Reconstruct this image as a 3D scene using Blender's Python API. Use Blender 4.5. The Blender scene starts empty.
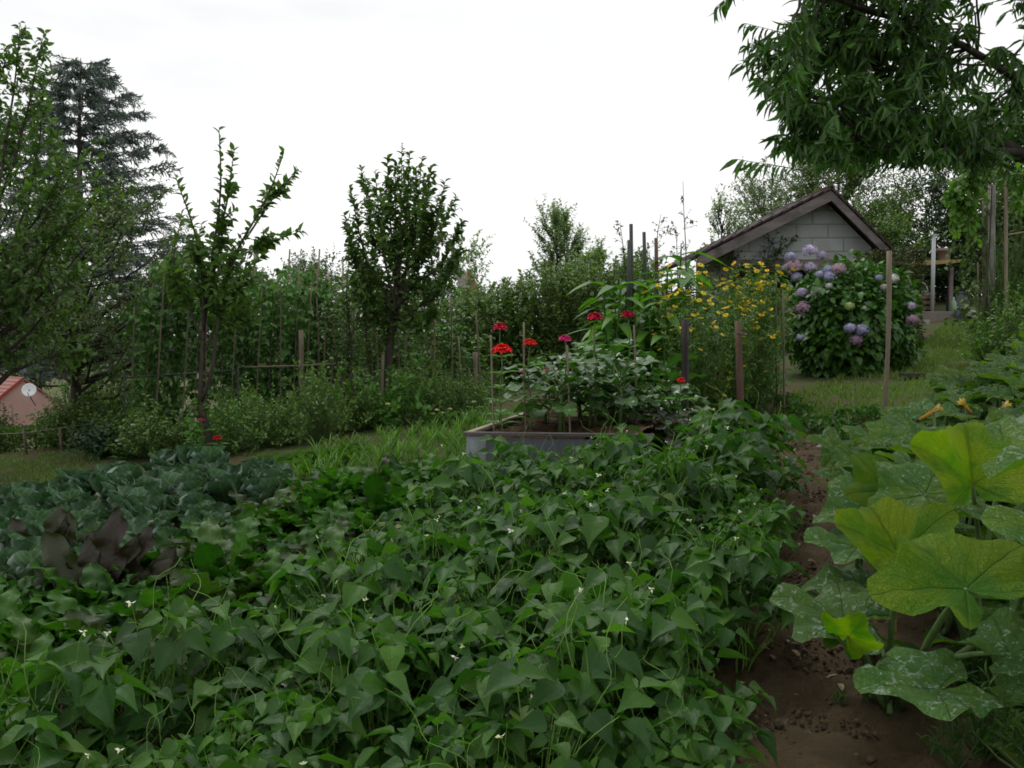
import bpy, math
import numpy as np
from math import pi, sin, cos, radians

# ------------------------------------------------------------------ basics
scene = bpy.context.scene
COL = scene.collection
F_PX, CAM_Z, PITCH = 995.0, 1.5, math.atan(54 / 995.0)


def A(*v):
    return np.array(v, float)


def ray(px, py):
    u = (px - 512) / F_PX
    v = -(py - 384) / F_PX
    d = A(u, cos(PITCH) + v * sin(PITCH), -sin(PITCH) + v * cos(PITCH))
    return d


def at(px, py, Y):
    d = ray(px, py)
    return A(0, 0, CAM_Z) + d * (Y / d[1])


def g(x, y):
    x = np.asarray(x, float); y = np.asarray(y, float)
    z = 0.1 * np.clip(x, -14, 12) + 0.05 * np.clip(y, -5, 24)
    d = np.maximum(0, y - (17 + 0.8 * np.clip(x, -6, 12)))
    z = z - 7.0 * (1 - np.exp(-d * 0.022)) * np.clip((14 - x) / 14, 0, 1.0)
    return z


def G(px, py, h=0.0):
    """ground point whose canopy at height h is seen along this direction"""
    d = ray(px, py); o = A(0, 0, CAM_Z)
    t = 0.5
    for _ in range(4000):
        p = o + d * t
        if p[2] <= g(p[0], p[1]) + h:
            break
        t += 0.02
    return A(p[0], p[1], float(g(p[0], p[1])))


def gp(x, y):
    return A(x, y, float(g(x, y)))


def inside(poly, x, y):
    c = False; n = len(poly)
    for i in range(n):
        x1, y1 = poly[i][0], poly[i][1]; x2, y2 = poly[i - 1][0], poly[i - 1][1]
        if (y1 > y) != (y2 > y) and x < (x2 - x1) * (y - y1) / (y2 - y1) + x1:
            c = not c
    return c


def scatter(poly, sp, rng, jit=0.3):
    xs = [p[0] for p in poly]; ys = [p[1] for p in poly]
    out = []
    for j, yy in enumerate(np.arange(min(ys), max(ys), sp)):
        for xx in np.arange(min(xs), max(xs), sp):
            x = xx + (j % 2) * sp * .5 + rng.uniform(-jit, jit) * sp
            y = yy + rng.uniform(-jit, jit) * sp
            if inside(poly, x, y):
                out.append((x, y))
    return out


def norm(v):
    v = np.asarray(v, float)
    return v / np.maximum(np.linalg.norm(v, axis=-1, keepdims=True), 1e-9)


def frames(d, up):
    d = norm(d)
    x = norm(np.cross(d, up))
    z = np.cross(x, d)
    return np.stack([x, d, z], axis=-1)


class Geo:
    def __init__(s):
        s.V = []; s.F = []; s.U = []; s.R = []; s.M = []; s.n = 0

    def add(s, V, F, U=None, R=0.5, mi=0):
        V = np.asarray(V, float).reshape(-1, 3)
        s.V.append(V)
        for f in (F if isinstance(F, list) and len(F) and isinstance(F[0], np.ndarray) else [np.asarray(F)]):
            if len(f):
                s.F.append(f + s.n); s.M.append(np.full(len(f), mi, np.int32))
        s.U.append(np.zeros((len(V), 2)) if U is None else np.asarray(U, float).reshape(-1, 2))
        s.R.append(np.full(len(V), R, float) if np.isscalar(R) else np.asarray(R, float))
        s.n += len(V)

    def inst(s, tpl, M, T, S=1.0, R=None, mi=0):
        V, F, U = tpl
        k = len(T)
        if k == 0:
            return
        S = np.broadcast_to(np.asarray(S, float).reshape(-1, 1) if np.ndim(S) < 2 else S, (k, 3))
        W = np.einsum('kij,knj->kni', M, V[None] * S[:, None, :]) + np.asarray(T)[:, None, :]
        n = len(V)
        FF = (F[None] + (np.arange(k) * n)[:, None, None]).reshape(-1, F.shape[1])
        if R is None:
            R = np.random.rand(k)
        s.add(W.reshape(-1, 3), FF, np.tile(U, (k, 1)), np.repeat(R, n), mi)

    def tube(s, P, r, n=6, mi=0, R=0.5, cap=True):
        P = np.asarray(P, float); m = len(P)
        r = np.broadcast_to(np.asarray(r, float), (m,))
        T = norm(np.gradient(P, axis=0))
        up = A(0.3, 0.1, 1) if abs(T[0][2]) < .8 else A(1, 0.2, 0)
        Fm = frames(T, np.broadcast_to(up, T.shape))
        a = np.arange(n) * 2 * pi / n
        ring = Fm[:, None, :, 0] * np.cos(a)[None, :, None] + Fm[:, None, :, 2] * np.sin(a)[None, :, None]
        V = P[:, None, :] + ring * r[:, None, None]
        i = np.arange(m - 1)[:, None] * n; j = np.arange(n)[None]; j2 = (j + 1) % n
        F = np.stack([i + j, i + j2, i + n + j2, i + n + j], -1).reshape(-1, 4)
        L = np.linspace(0, 1, m)
        U = np.stack(np.broadcast_arrays(j / n, L[:, None]), -1).reshape(-1, 2)
        if cap and n >= 4:
            fs = [F]
            for b in (0, (m - 1) * n):
                idx = np.arange(n) + b
                if b == 0: idx = idx[::-1]
                fs.append(np.stack([np.full(n - 2, idx[0]), idx[1:-1], idx[2:]], -1))
            s.add(V.reshape(-1, 3), fs, U, R, mi)
        else:
            s.add(V.reshape(-1, 3), F, U, R, mi)

    def box(s, c, size, rz=0, rx=0, ry=0, mi=0, R=.5):
        h = np.array(size) / 2.0
        V = np.array([[x, y, z] for x in (-1, 1) for y in (-1, 1) for z in (-1, 1)], float) * h
        cx, sx = cos(rx), sin(rx); cy, sy = cos(ry), sin(ry); cz, sz = cos(rz), sin(rz)
        Rm = np.array([[cz, -sz, 0], [sz, cz, 0], [0, 0, 1]]) @ np.array([[cy, 0, sy], [0, 1, 0], [-sy, 0, cy]]) @ np.array([[1, 0, 0], [0, cx, -sx], [0, sx, cx]])
        V = V @ Rm.T + np.array(c)
        F = np.array([[0, 1, 3, 2], [4, 6, 7, 5], [0, 4, 5, 1], [2, 3, 7, 6], [0, 2, 6, 4], [1, 5, 7, 3]])
        s.add(V, F, None, R, mi)

    def prism(s, pts, y0, y1, mi=0):
        """polygon given in x,z extruded along y"""
        n = len(pts)
        V = [(p[0], y0, p[1]) for p in pts] + [(p[0], y1, p[1]) for p in pts]
        F = [[i, (i + 1) % n, n + (i + 1) % n, n + i] for i in range(n)]
        T0 = [[0, i, i + 1] for i in range(1, n - 1)]; T1 = [[n, n + i + 1, n + i] for i in range(1, n - 1)]
        s.add(V, [np.array(F), np.array(T0 + T1)], None, .5, mi)

    def build(s, name, mats, parent=None, origin=None, smooth=True, bevel=0, **kw):
        me = bpy.data.meshes.new(name)
        V = np.concatenate(s.V)
        if origin is not None:
            V = V - np.asarray(origin)[None]
        tot = np.concatenate([np.full(len(f), f.shape[1], np.int32) for f in s.F])
        loops = np.concatenate([f.ravel() for f in s.F]).astype(np.int32)
        me.vertices.add(len(V)); me.vertices.foreach_set('co', V.astype(np.float32).ravel())
        me.loops.add(len(loops)); me.loops.foreach_set('vertex_index', loops)
        me.polygons.add(len(tot))
        st = np.concatenate([[0], np.cumsum(tot)[:-1]]).astype(np.int32)
        me.polygons.foreach_set('loop_start', st)
        try:
            me.polygons.foreach_set('loop_total', tot)
        except Exception:
            pass
        me.polygons.foreach_set('material_index', np.concatenate(s.M))
        me.polygons.foreach_set('use_smooth', np.full(len(tot), smooth))
        a = me.attributes.new('luv', 'FLOAT2', 'POINT'); a.data.foreach_set('vector', np.concatenate(s.U).astype(np.float32).ravel())
        a = me.attributes.new('rnd', 'FLOAT', 'POINT'); a.data.foreach_set('value', np.concatenate(s.R).astype(np.float32))
        me.update(calc_edges=True)
        for m in (mats if isinstance(mats, (list, tuple)) else [mats]):
            me.materials.append(m)
        o = bpy.data.objects.new(name, me); COL.objects.link(o)
        if parent is not None:
            o.parent = parent
        elif origin is not None:
            o.location = origin
        if bevel:
            b = o.modifiers.new('bevel', 'BEVEL'); b.width = bevel; b.segments = 2; b.limit_method = 'ANGLE'
        for k, v in kw.items():
            o[k] = v
        return o


def thing(name, label, cat, loc=(0, 0, 0), group=None, rz=0):
    o = bpy.data.objects.new(name, None); COL.objects.link(o)
    o.location = loc; o.rotation_euler = (0, 0, rz); o.empty_display_size = .1
    o['label'] = label; o['category'] = cat
    if group: o['group'] = group
    return o


def tag(o, label, cat, group=None):
    o['label'] = label; o['category'] = cat
    if group: o['group'] = group
    return o


def dup(root, loc, rz=0, sc=1.0, label=None, group=None):
    r = root.copy(); COL.objects.link(r); r.location = loc; r.rotation_euler = (0, 0, rz)
    r.scale = (sc, sc, sc) if np.isscalar(sc) else sc
    if label: r['label'] = label
    if group: r['group'] = group
    for ch in list(root.children):
        c = ch.copy(); COL.objects.link(c); c.parent = r
        for gc in ch.children:
            d = gc.copy(); COL.objects.link(d); d.parent = c
    return r


# ------------------------------------------------------------------ materials
def newmat(name):
    m = bpy.data.materials.new(name); m.use_nodes = True
    nt = m.node_tree; nt.nodes.clear()
    return m, nt


class N:
    def __init__(s, nt): s.nt = nt

    def __call__(s, typ, ins=None, **props):
        n = s.nt.nodes.new(typ)
        for k, v in props.items(): setattr(n, k, v)
        for k, v in (ins or {}).items():
            inp = n.inputs[k]
            if isinstance(v, bpy.types.NodeSocket): s.nt.links.new(v, inp)
            else:
                inp.default_value = v
        return n

    def math(s, op, a, b=0.0, c=0.0, clamp=False):
        n = s('ShaderNodeMath', {0: a, 1: b, 2: c}, operation=op); n.use_clamp = clamp
        return n.outputs[0]

    def mix(s, f, a, b, blend='MIX'):
        n = s('ShaderNodeMix', None, data_type='RGBA', blend_type=blend)
        for i, v in ((0, f), (6, a), (7, b)):
            if isinstance(v, bpy.types.NodeSocket): s.nt.links.new(v, n.inputs[i])
            else: n.inputs[i].default_value = v if i == 0 else tuple(v) + ((1,) if len(v) == 3 else ())
        return n.outputs[2]

    def ramp(s, f, stops):
        n = s('ShaderNodeValToRGB', {0: f})
        e = n.color_ramp.elements
        while len(e) < len(stops): e.new(0.5)
        for i, (p, c) in enumerate(stops):
            e[i].position = p; e[i].color = tuple(c) + (1,) if len(c) == 3 else c
        return n.outputs[0]

    def noise(s, vec, scale, detail=4, rough=.55):
        n = s('ShaderNodeTexNoise', {'Scale': scale, 'Detail': detail, 'Roughness': rough})
        if vec is not None: s.nt.links.new(vec, n.inputs['Vector'])
        return n.outputs[0]

    def out(s, sh, disp=None):
        o = s('ShaderNodeOutputMaterial'); s.nt.links.new(sh, o.inputs[0])


def leafmat(name, c1, c2, c3=None, rough=.48, trans=.22, vein=.25, side=0.0, back=1.35, spec=.4, tcol=None, patch=None, objvar=.3, backcol=None, rim=None, bmp=.35, old=None):
    if c1[1] > c1[0] * 1.25 and c1[1] > c1[2] * 1.25 and name != 'cabbage_leaf':
        k_ = lambda c: (c[0] * 1.12, c[1] * 1.22, c[2] * .68)
        c1, c2, c3 = k_(c1), k_(c2), k_(c3 or c2)
    m, nt = newmat(name); n = N(nt)
    c3 = c3 or c2
    rnd = n('ShaderNodeAttribute', attribute_name='rnd').outputs['Fac']
    uv = n('ShaderNodeAttribute', attribute_name='luv').outputs['Vector']
    col = n.ramp(rnd, [(0, c1), (.55, c2), (1, c3)] if not old else [(0, c1), (.5, c2), (.985, c3), (.992, old)])
    tc = n('ShaderNodeTexCoord')
    nz = n.noise(tc.outputs['Object'], 6.0, 3)
    val = n.math('MULTIPLY_ADD', nz, .7, .65)
    oi = n('ShaderNodeObjectInfo').outputs['Random']
    ov = n.math('MULTIPLY_ADD', oi, objvar, 1 - objvar / 2)
    val = n.math('MULTIPLY', val, ov)
    sep = n('ShaderNodeSeparateXYZ', {0: uv})
    ax = n.math('ABSOLUTE', sep.outputs[0])
    if vein:
        v = n.math('SUBTRACT', 1.0, n.math('MULTIPLY', ax, 28.0), clamp=True)
        if side:
            w = n.math('SINE', n.math('MULTIPLY', n.math('SUBTRACT', sep.outputs[1], n.math('MULTIPLY', ax, .9)), 42.0))
            w = n.math('MULTIPLY', n.math('SUBTRACT', w, .75, clamp=True), 4 * side, clamp=True)
            v = n.math('MAXIMUM', v, w)
        lighter = n.mix(1.0, col, (1.7, 1.6, 1.5), 'MULTIPLY')
        col = n.mix(n.math('MULTIPLY', v, vein), col, lighter)
    if patch:
        pn = n.noise(tc.outputs['Object'], patch[1], 5, .6)
        pf = n.math('MULTIPLY', n.math('SUBTRACT', pn, patch[2], clamp=True), 9.0, clamp=True)
        col = n.mix(n.math('MULTIPLY', pf, .75), col, patch[0])
    if rim:
        col = n.mix(n.math('MULTIPLY', n.math('SUBTRACT', n.math('ADD', ax, n.math('MULTIPLY', sep.outputs[1], .18)), .41, clamp=True), 9.0, clamp=True), col, rim)
    bw = n('ShaderNodeCombineColor', {0: val, 1: val, 2: val}).outputs[0]
    col = n.mix(1.0, col, bw, 'MULTIPLY')
    bf = n('ShaderNodeNewGeometry').outputs['Backfacing']
    bc = n.mix(1.0, col, backcol or (back, back * .97, back * 1.05), 'MULTIPLY')
    colf = n.mix(bf, col, bc)
    bump = n('ShaderNodeBump', {'Strength': bmp, 'Distance': .01 if bmp < .5 else .03, 'Height': n.noise(tc.outputs['Object'], 45.0 if bmp < .5 else 19.0, 2)})
    rg = n.math('MULTIPLY_ADD', bf, .25, rough)
    p = n('ShaderNodeBsdfPrincipled', {'Base Color': colf, 'Roughness': rg, 'Specular IOR Level': spec, 'Normal': bump.outputs[0]})
    if trans:
        tcl = n.mix(1.0, col, tcol or (1.9, 2.3, .8), 'MULTIPLY')
        t = n('ShaderNodeBsdfTranslucent', {'Color': tcl})
        mx = n('ShaderNodeMixShader', {0: trans, 1: p.outputs[0], 2: t.outputs[0]})
        n.out(mx.outputs[0])
    else:
        n.out(p.outputs[0])
    return m


def plainmat(name, c1, c2, scale=8, rough=.75, bump=.3, spec=.3, stretch=(1, 1, 1), metallic=0, dirt=None, distance=.01):
    m, nt = newmat(name); n = N(nt)
    tc = n('ShaderNodeTexCoord').outputs['Object']
    mp = n('ShaderNodeMapping', {'Vector': tc, 'Scale': stretch}).outputs[0]
    nz = n.noise(mp, scale, 6, .62)
    f = n.ramp(nz, [(.32, (0, 0, 0)), (.68, (1, 1, 1))])
    col = n.mix(f, c1, c2)
    if dirt:
        d = n.noise(tc, dirt[1], 4, .6)
        col = n.mix(n.math('MULTIPLY', n.math('SUBTRACT', d, .5, clamp=True), 5.0, clamp=True), col, dirt[0])
    b = n('ShaderNodeBump', {'Strength': bump, 'Distance': distance, 'Height': n.noise(mp, scale * 4, 4, .6)})
    p = n('ShaderNodeBsdfPrincipled', {'Base Color': col, 'Roughness': rough, 'Specular IOR Level': spec, 'Metallic': metallic, 'Normal': b.outputs[0]})
    n.out(p.outputs[0])
    return m


M = {}
M['bean'] = leafmat('bean_leaf', (.016, .050, .013), (.026, .072, .018), (.052, .118, .022), rough=.48, trans=.3, vein=.45, side=.45, spec=.24, old=(.13, .15, .025))
M['bean_pale'] = leafmat('bean_stem', (.07, .14, .035), (.10, .18, .05), (.14, .21, .07), trans=0, vein=0)
M['blossom_white'] = leafmat('white_petals', (.6, .62, .5), (.75, .75, .65), trans=.2, vein=0, back=1)
M['beet'] = leafmat('beet_leaf', (.011, .042, .006), (.020, .066, .009), (.035, .095, .014), rough=.5, trans=.28, vein=.4, side=.6, back=1.0, spec=.24, bmp=.45)
M['beet_dark'] = leafmat('dark_beet_leaf', (.020, .014, .009), (.024, .022, .010), (.024, .034, .010), rough=.46, trans=.15, vein=.1, side=.5, spec=.32, bmp=.40)
M['beet_mid'] = leafmat('purple_tinged_beet_leaf', (.018, .026, .009), (.022, .044, .010), (.034, .075, .014), rough=.48, trans=.2, vein=.3, side=.5, back=1, spec=.28, bmp=.40)
M['beet_stem'] = leafmat('beet_stalk', (.06, .012, .02), (.10, .02, .03), trans=0, vein=0)
M['cabbage'] = leafmat('cabbage_leaf', (.018, .048, .020), (.030, .070, .030), (.065, .118, .066), rough=.5, trans=.12, vein=1.6, side=.7, spec=.30, back=1.5, bmp=.4, rim=(.30, .38, .32))
M['leek'] = leafmat('leek_leaf', (.055, .12, .030), (.08, .16, .040), (.12, .21, .07), trans=.25, vein=.1)
M['lettuce'] = leafmat('lettuce_leaf', (.038, .085, .018), (.055, .115, .024), (.08, .15, .04), trans=.25, vein=.3)
M['brocc'] = leafmat('broccoli_leaf', (.022, .058, .016), (.036, .085, .030), (.07, .13, .075), rough=.30, trans=.2, vein=.6, side=.4, spec=.45)
M['corn'] = leafmat('corn_leaf', (.035, .095, .018), (.050, .125, .022), (.075, .16, .035), rough=.42, trans=.3, vein=.4, spec=.35)
M['zleaf'] = leafmat('zinnia_leaf', (.06, .14, .04), (.08, .18, .045), trans=.28, vein=.3)
M['feather'] = leafmat('feathery_leaf', (.040, .085, .022), (.060, .12, .030), (.09, .16, .045), trans=.2, vein=0)
M['apple'] = leafmat('apple_leaf', (.034, .068, .020), (.050, .098, .030), (.085, .14, .05), rough=.42, trans=.25, vein=.2, spec=.3, backcol=(1.5, 1.45, 1.7))
M['plum'] = leafmat('plum_leaf', (.036, .064, .022), (.050, .090, .030), (.08, .12, .045), rough=.5, trans=.15, vein=.1)
M['peach'] = leafmat('peach_leaf', (.022, .058, .014), (.034, .085, .022), (.055, .125, .03), rough=.38, trans=.18, vein=.3)
M['fartree'] = leafmat('far_tree_leaf', (.045, .075, .045), (.065, .105, .058), (.09, .135, .075), trans=.12, vein=0)
M['fardark'] = leafmat('dark_tree_leaf', (.020, .045, .022), (.032, .068, .030), (.05, .09, .04), trans=.12, vein=0)
M['olive'] = leafmat('olive_green_leaf', (.055, .085, .035), (.08, .12, .05), (.11, .155, .07), trans=.18, vein=0)
M['willow'] = leafmat('hedge_shoot_leaf', (.055, .095, .035), (.085, .14, .05), (.12, .19, .07), trans=.22, vein=0)
M['grey_leaf'] = leafmat('grey_green_leaf', (.10, .14, .11), (.14, .19, .15), (.19, .24, .20), trans=.3, vein=0)
M['needle'] = leafmat('cedar_needle', (.06, .085, .080), (.085, .115, .108), (.12, .15, .14), trans=.1, vein=0)
M['vine'] = leafmat('vine_leaf', (.036, .090, .016), (.055, .12, .02), (.085, .16, .026), trans=.35, vein=.2)
M['climber'] = leafmat('climbing_bean_leaf', (.045, .100, .040), (.065, .140, .055), (.10, .19, .075), trans=.2, vein=.2)
M['hyd'] = leafmat('hydrangea_leaf', (.016, .055, .008), (.028, .082, .012), (.05, .12, .018), rough=.42, trans=.2, vein=.3, side=.3)
M['grass'] = leafmat('grass_blade', (.060, .10, .028), (.085, .14, .035), (.12, .16, .055), trans=.2, vein=0)
M['under'] = leafmat('shrub_leaf', (.05, .095, .03), (.08, .14, .045), (.12, .19, .06), trans=.2, vein=0)
M['bark'] = plainmat('bark', (.035, .028, .022), (.075, .062, .050), 14, .9, .8, stretch=(1, 1, .25))
M['bark_pale'] = plainmat('pale_bark', (.20, .19, .17), (.34, .33, .30), 10, .85, .6, stretch=(1, 1, .4))
M['stem'] = plainmat('green_stem', (.06, .11, .03), (.10, .16, .05), 10, .6, .1)
M['cane'] = plainmat('cane_wood', (.15, .12, .085), (.24, .20, .14), 12, .7, .3, stretch=(1, 1, .2))
M['cane_old'] = plainmat('weathered_cane', (.10, .08, .06), (.18, .15, .11), 12, .8, .3, stretch=(1, 1, .2))
M['post_dark'] = plainmat('dark_wet_wood', (.028, .024, .022), (.06, .052, .045), 20, .8, .5, stretch=(1, 1, .1))
M['post_wood'] = plainmat('brown_post_wood', (.09, .055, .036), (.15, .10, .065), 18, .75, .5, stretch=(1, 1, .1))
M['green_stake'] = plainmat('green_coated_stake', (.035, .05, .035), (.06, .075, .055), 18, .5, .2)
M['grey_wood'] = plainmat('weathered_board', (.095, .08, .08), (.20, .175, .172), 6, .85, .5, stretch=(.25, 1, 1), dirt=((.07, .06, .055), 3))
M['tile'] = plainmat('roof_tile', (.028, .021, .020), (.065, .046, .042), 9, .85, .5)
M['dark_metal'] = plainmat('dark_metal', (.02, .022, .022), (.04, .04, .04), 10, .5, .1)


# ------------------------------------------------------------------ leaf templates (base at origin, grows along +Y, faces +Z)
def strip(ts, ws, fold=.15, bend=.25, cols=3, ruffle=0, rf=3.0, cup=0, twist=0):
    ts = np.array(ts); ws = np.array(ws)
    V = []; U = []
    for i, (t, w) in enumerate(zip(ts, ws)):
        for c in range(cols):
            s = -1 + 2 * c / (cols - 1)
            x = s * w
            z = fold * abs(s) * w * 2 - bend * t * t + cup * s * s * w
            if ruffle:
                z += ruffle * abs(s) ** 1.5 * sin(t * rf * 2 * pi + (1.3 if s > 0 else 0)) * min(1, t * 4)
                x *= 1 + .05 * sin(t * rf * 5 + s)
            V.append((x, t, z)); U.append((x, t))
    F = []
    for i in range(len(ts) - 1):
        for c in range(cols - 1):
            a = i * cols + c
            F.append((a, a + 1, a + cols + 1, a + cols))
    return np.array(V), np.array(F), np.array(U)


T_BEAN = strip([0, .07, .20, .38, .60, .82, 1], [.04, .23, .35, .33, .20, .07, .0], .20, .30, 5, .03, 1.6)
T_OVATE = strip([0, .25, .6, 1], [.02, .24, .22, 0], .25, .30)
T_SMALL = strip([0, .45, 1], [.03, .30, .02], .2, .15)
T_PEACH = strip([0, .2, .5, .8, 1], [.02, .10, .115, .06, 0], .35, .5)
T_LANCE = strip([0, .3, .7, 1], [.02, .10, .08, 0], .3, .3)
T_BEET = strip(np.linspace(0, 1, 17), [.03, .10, .17, .22, .26, .28, .29, .29, .285, .28, .27, .255, .235, .21, .175, .12, .04], .14, .42, 7, .085, 3.1)
T_CAB = strip(np.linspace(0, 1, 11), [.06, .10, .17, .26, .33, .38, .40, .38, .32, .22, .07], .0, .16, 7, .06, 2.3, cup=.55)
T_BROC = strip(np.linspace(0, 1, 14), [.03, .05, .13, .11, .20, .17, .26, .24, .27, .22, .22, .17, .10, .02], .1, .45, 7, .07, 3.2)
T_BLADE = strip([0, .35, .7, 1], [.030, .034, .022, 0], .5, .35)
T_CORN = strip(np.linspace(0, 1, 8), [.02, .06, .075, .075, .065, .05, .03, 0], .3, .85, 3, .012, 2.5)
T_GRASS = (np.array([(-.05, 0, 0), (.05, 0, 0), (.02, 1, -.2), (-.01, 1, -.2)], float), np.array([(0, 1, 2, 3)]), np.array([(0, 0), (0, 0), (0, 1), (0, 1)], float))
T_HYD = strip([0, .2, .5, .8, 1], [.03, .26, .33, .18, 0], .12, .3)
T_PRISM = (np.array([(cos(a), t, sin(a)) for t in (0, 1) for a in (0, 2.094, 4.189)]) * A(1, 1, 1), np.array([(0, 1, 4, 3), (1, 2, 5, 4), (2, 0, 3, 5)]), np.zeros((6, 2)))


def prisms(geo, P0, P1, r0, mi=0, rng=None):
    d = P1 - P0; L = np.linalg.norm(d, axis=1)
    Mx = frames(d, np.tile(A(.31, .2, .9), (len(d), 1)))
    S = np.stack([np.broadcast_to(r0, L.shape), L, np.broadcast_to(r0, L.shape)], -1)
    geo.inst(T_PRISM, Mx, P0, S, np.full(len(L), .5), mi)


def rdir(rng, k):
    return norm(rng.normal(size=(k, 3)))


def twigs(W, L, P, D, Ln, rng, tpl, size, n, bend=-.15, spread=.8, leafup=.0, t0=.12, rad=.004, jit=.15, wmi=0, lmi=0, flat=.6, sizevar=.25):
    """k twigs from P along D with n leaves each"""
    k = len(P)
    if k == 0: return
    D = norm(D); Ln = np.broadcast_to(Ln, (k,))
    B = np.zeros((k, 3)); B[:, 2] = bend
    if W is not None:
        prev = P
        for a, q in ((.5, 1.0), (1.0, .6)):
            cur = P + D * (Ln * a)[:, None] + B * (Ln * a * a)[:, None]
            prisms(W, prev, cur, rad * q, wmi); prev = cur
    t = np.linspace(t0, 1, n)[None] + rng.uniform(-.5, .5, (k, n)) * (1 - t0) / n
    t = np.clip(t, 0, 1.0)
    pos = P[:, None] + D[:, None] * (Ln[:, None] * t)[..., None] + B[:, None] * (Ln[:, None] * t * t)[..., None]
    tan = norm(D[:, None] + 2 * B[:, None] * t[..., None])
    pos = pos.reshape(-1, 3); tan = tan.reshape(-1, 3)
    side = norm(np.cross(tan, rdir(rng, len(tan))))
    d = norm(tan * (1 - spread * .6) + side * spread + A(0, 0, leafup) + rng.normal(size=tan.shape) * jit)
    up = norm(A(0, 0, 1) * flat + rdir(rng, len(tan)) * (1 - flat) + tan * .2)
    S = size * rng.uniform(1 - sizevar, 1 + sizevar, len(tan))
    L.inst(tpl, frames(d, up), pos, S, rng.random(len(tan)), lmi)


def limb(p0, p1, rng, r0, r1, n=7, sag=.15, wob=.05):
    t = np.linspace(0, 1, n)[:, None]
    L = np.linalg.norm(p1 - p0)
    P = p0 + (p1 - p0) * t
    P = P + A(0, 0, 1) * (sag * L * np.sin(t * pi) * -1)
    ph = rng.uniform(0, 6.28, 3)
    P = P + wob * L * np.sin(t * 5 + ph) * np.sin(t * pi)
    return P, np.linspace(r0, r1, n) ** 1.0


def along(P, t):
    i = np.clip((t * (len(P) - 1)).astype(int), 0, len(P) - 2)
    f = t * (len(P) - 1) - i
    p = P[i] * (1 - f[:, None]) + P[i + 1] * f[:, None]
    return p, norm(P[i + 1] - P[i])


def tree(name, label, cat, base, H, env_c, env_r, seed, mats, tpl=T_OVATE, leaf=.07, nl=40, nt=12, nleaf=12, tl=.45, tr=.06,
         up=.3, bend=-.1, out=.5, crown_from=.25, spread=.8, group=None, trunk=None, flat=.6, lump=.3, limb_sag=.1, leafup=0, trad=.003, inner=.5, rnd=.7, avoid=None):
    rng = np.random.default_rng(seed)
    base = np.asarray(base, float)
    W, L = Geo(), Geo()
    if trunk is None:
        t = np.linspace(0, 1, 9)
        trunk = base + np.stack([np.sin(t * 3 + seed) * .03 * H, np.cos(t * 2.3 + seed) * .03 * H - .03 * H * cos(seed), t * H * .85 - .1], -1)
        trunk[:, :2] += (np.asarray(env_c)[:2] - 0)[None] * t[:, None] * .8
    W.tube(trunk, np.linspace(tr, tr * .18, len(trunk)), 8)
    c = base + np.asarray(env_c, float); R = np.asarray(env_r, float)
    q = rdir(rng, nl)
    lumps = 1 + lump * np.sin(q[:, 0] * 5 + seed) * np.sin(q[:, 1] * 4 + 2 * seed) + lump * .5 * np.sin(q[:, 2] * 9 + seed)
    rad = rng.uniform(inner, 1, nl) ** .6 * lumps
    tg = c + q * R * rad[:, None]
    for p1 in tg:
        hz = np.linalg.norm((p1 - c)[:2])
        zz = np.clip((p1[2] - base[2] - hz * .7) / (H * .85), crown_from, .9)
        p0, _ = along(trunk, np.array([zz]))
        P, r = limb(p0[0], p1, rng, tr * .35 * (1.1 - zz) + .006, .004, 6, limb_sag)
        if avoid is not None and avoid(P).any(): continue
        W.tube(P, r, 5, cap=False)
        tt = rng.uniform(.3, 1, nt) ** .7
        s, dr = along(P, tt)
        D = dr * .5 + norm(s - c) * out + rdir(rng, nt) * rnd + A(0, 0, up)
        ln = tl * rng.uniform(.6, 1.3, nt)
        if avoid is not None:
            ok = ~(avoid(s) | avoid(s + norm(D) * ln[:, None])); s, D, ln = s[ok], D[ok], ln[ok]
        twigs(W, L, s, D, ln, rng, tpl, leaf, nleaf, bend=bend, spread=spread, flat=flat, leafup=leafup, rad=trad)
    root = thing(name, label, cat, base, group)
    W.build('trunk', mats[0], root, base)
    L.build('crown', mats[1], root, base)
    return root


# ------------------------------------------------------------------ world, sun, camera
world = bpy.data.worlds.new("World"); scene.world = world; world.use_nodes = True
nt = world.node_tree; nt.nodes.clear(); n = N(nt)
SUN_EL, SUN_AZ = radians(60), radians(335)
sky = n('ShaderNodeTexSky', sky_type='NISHITA'); sky.sun_disc = False
sky.sun_elevation = SUN_EL; sky.sun_rotation = SUN_AZ; sky.air_density = 1.2; sky.dust_density = 4
hs = n('ShaderNodeHueSaturation', {'Saturation': .35, 'Value': 1.0, 'Color': sky.outputs[0]}).outputs[0]
tcw = n('ShaderNodeTexCoord').outputs['Generated']
mpw = n('ShaderNodeMapping', {'Vector': tcw, 'Scale': (1.2, 1.2, 4.5)}).outputs[0]
cl = n.noise(mpw, 1.6, 6, .55)
cloud = n.ramp(cl, [(.36, (9.6, 9.66, 9.76)), (.56, (11.3, 11.3, 11.3))])
wc = n.mix(.93, hs, cloud)
bg = n('ShaderNodeBackground', {'Color': wc, 'Strength': .101})
o = n('ShaderNodeOutputWorld'); nt.links.new(bg.outputs[0], o.inputs[0])

sl = bpy.data.lights.new('sun', 'SUN'); sl.energy = 1.1; sl.angle = radians(16); sl.color = (1, .985, .95)
so = bpy.data.objects.new('sun', sl); COL.objects.link(so)
so.rotation_euler = (pi / 2 - SUN_EL, 0, pi - SUN_AZ)

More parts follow.
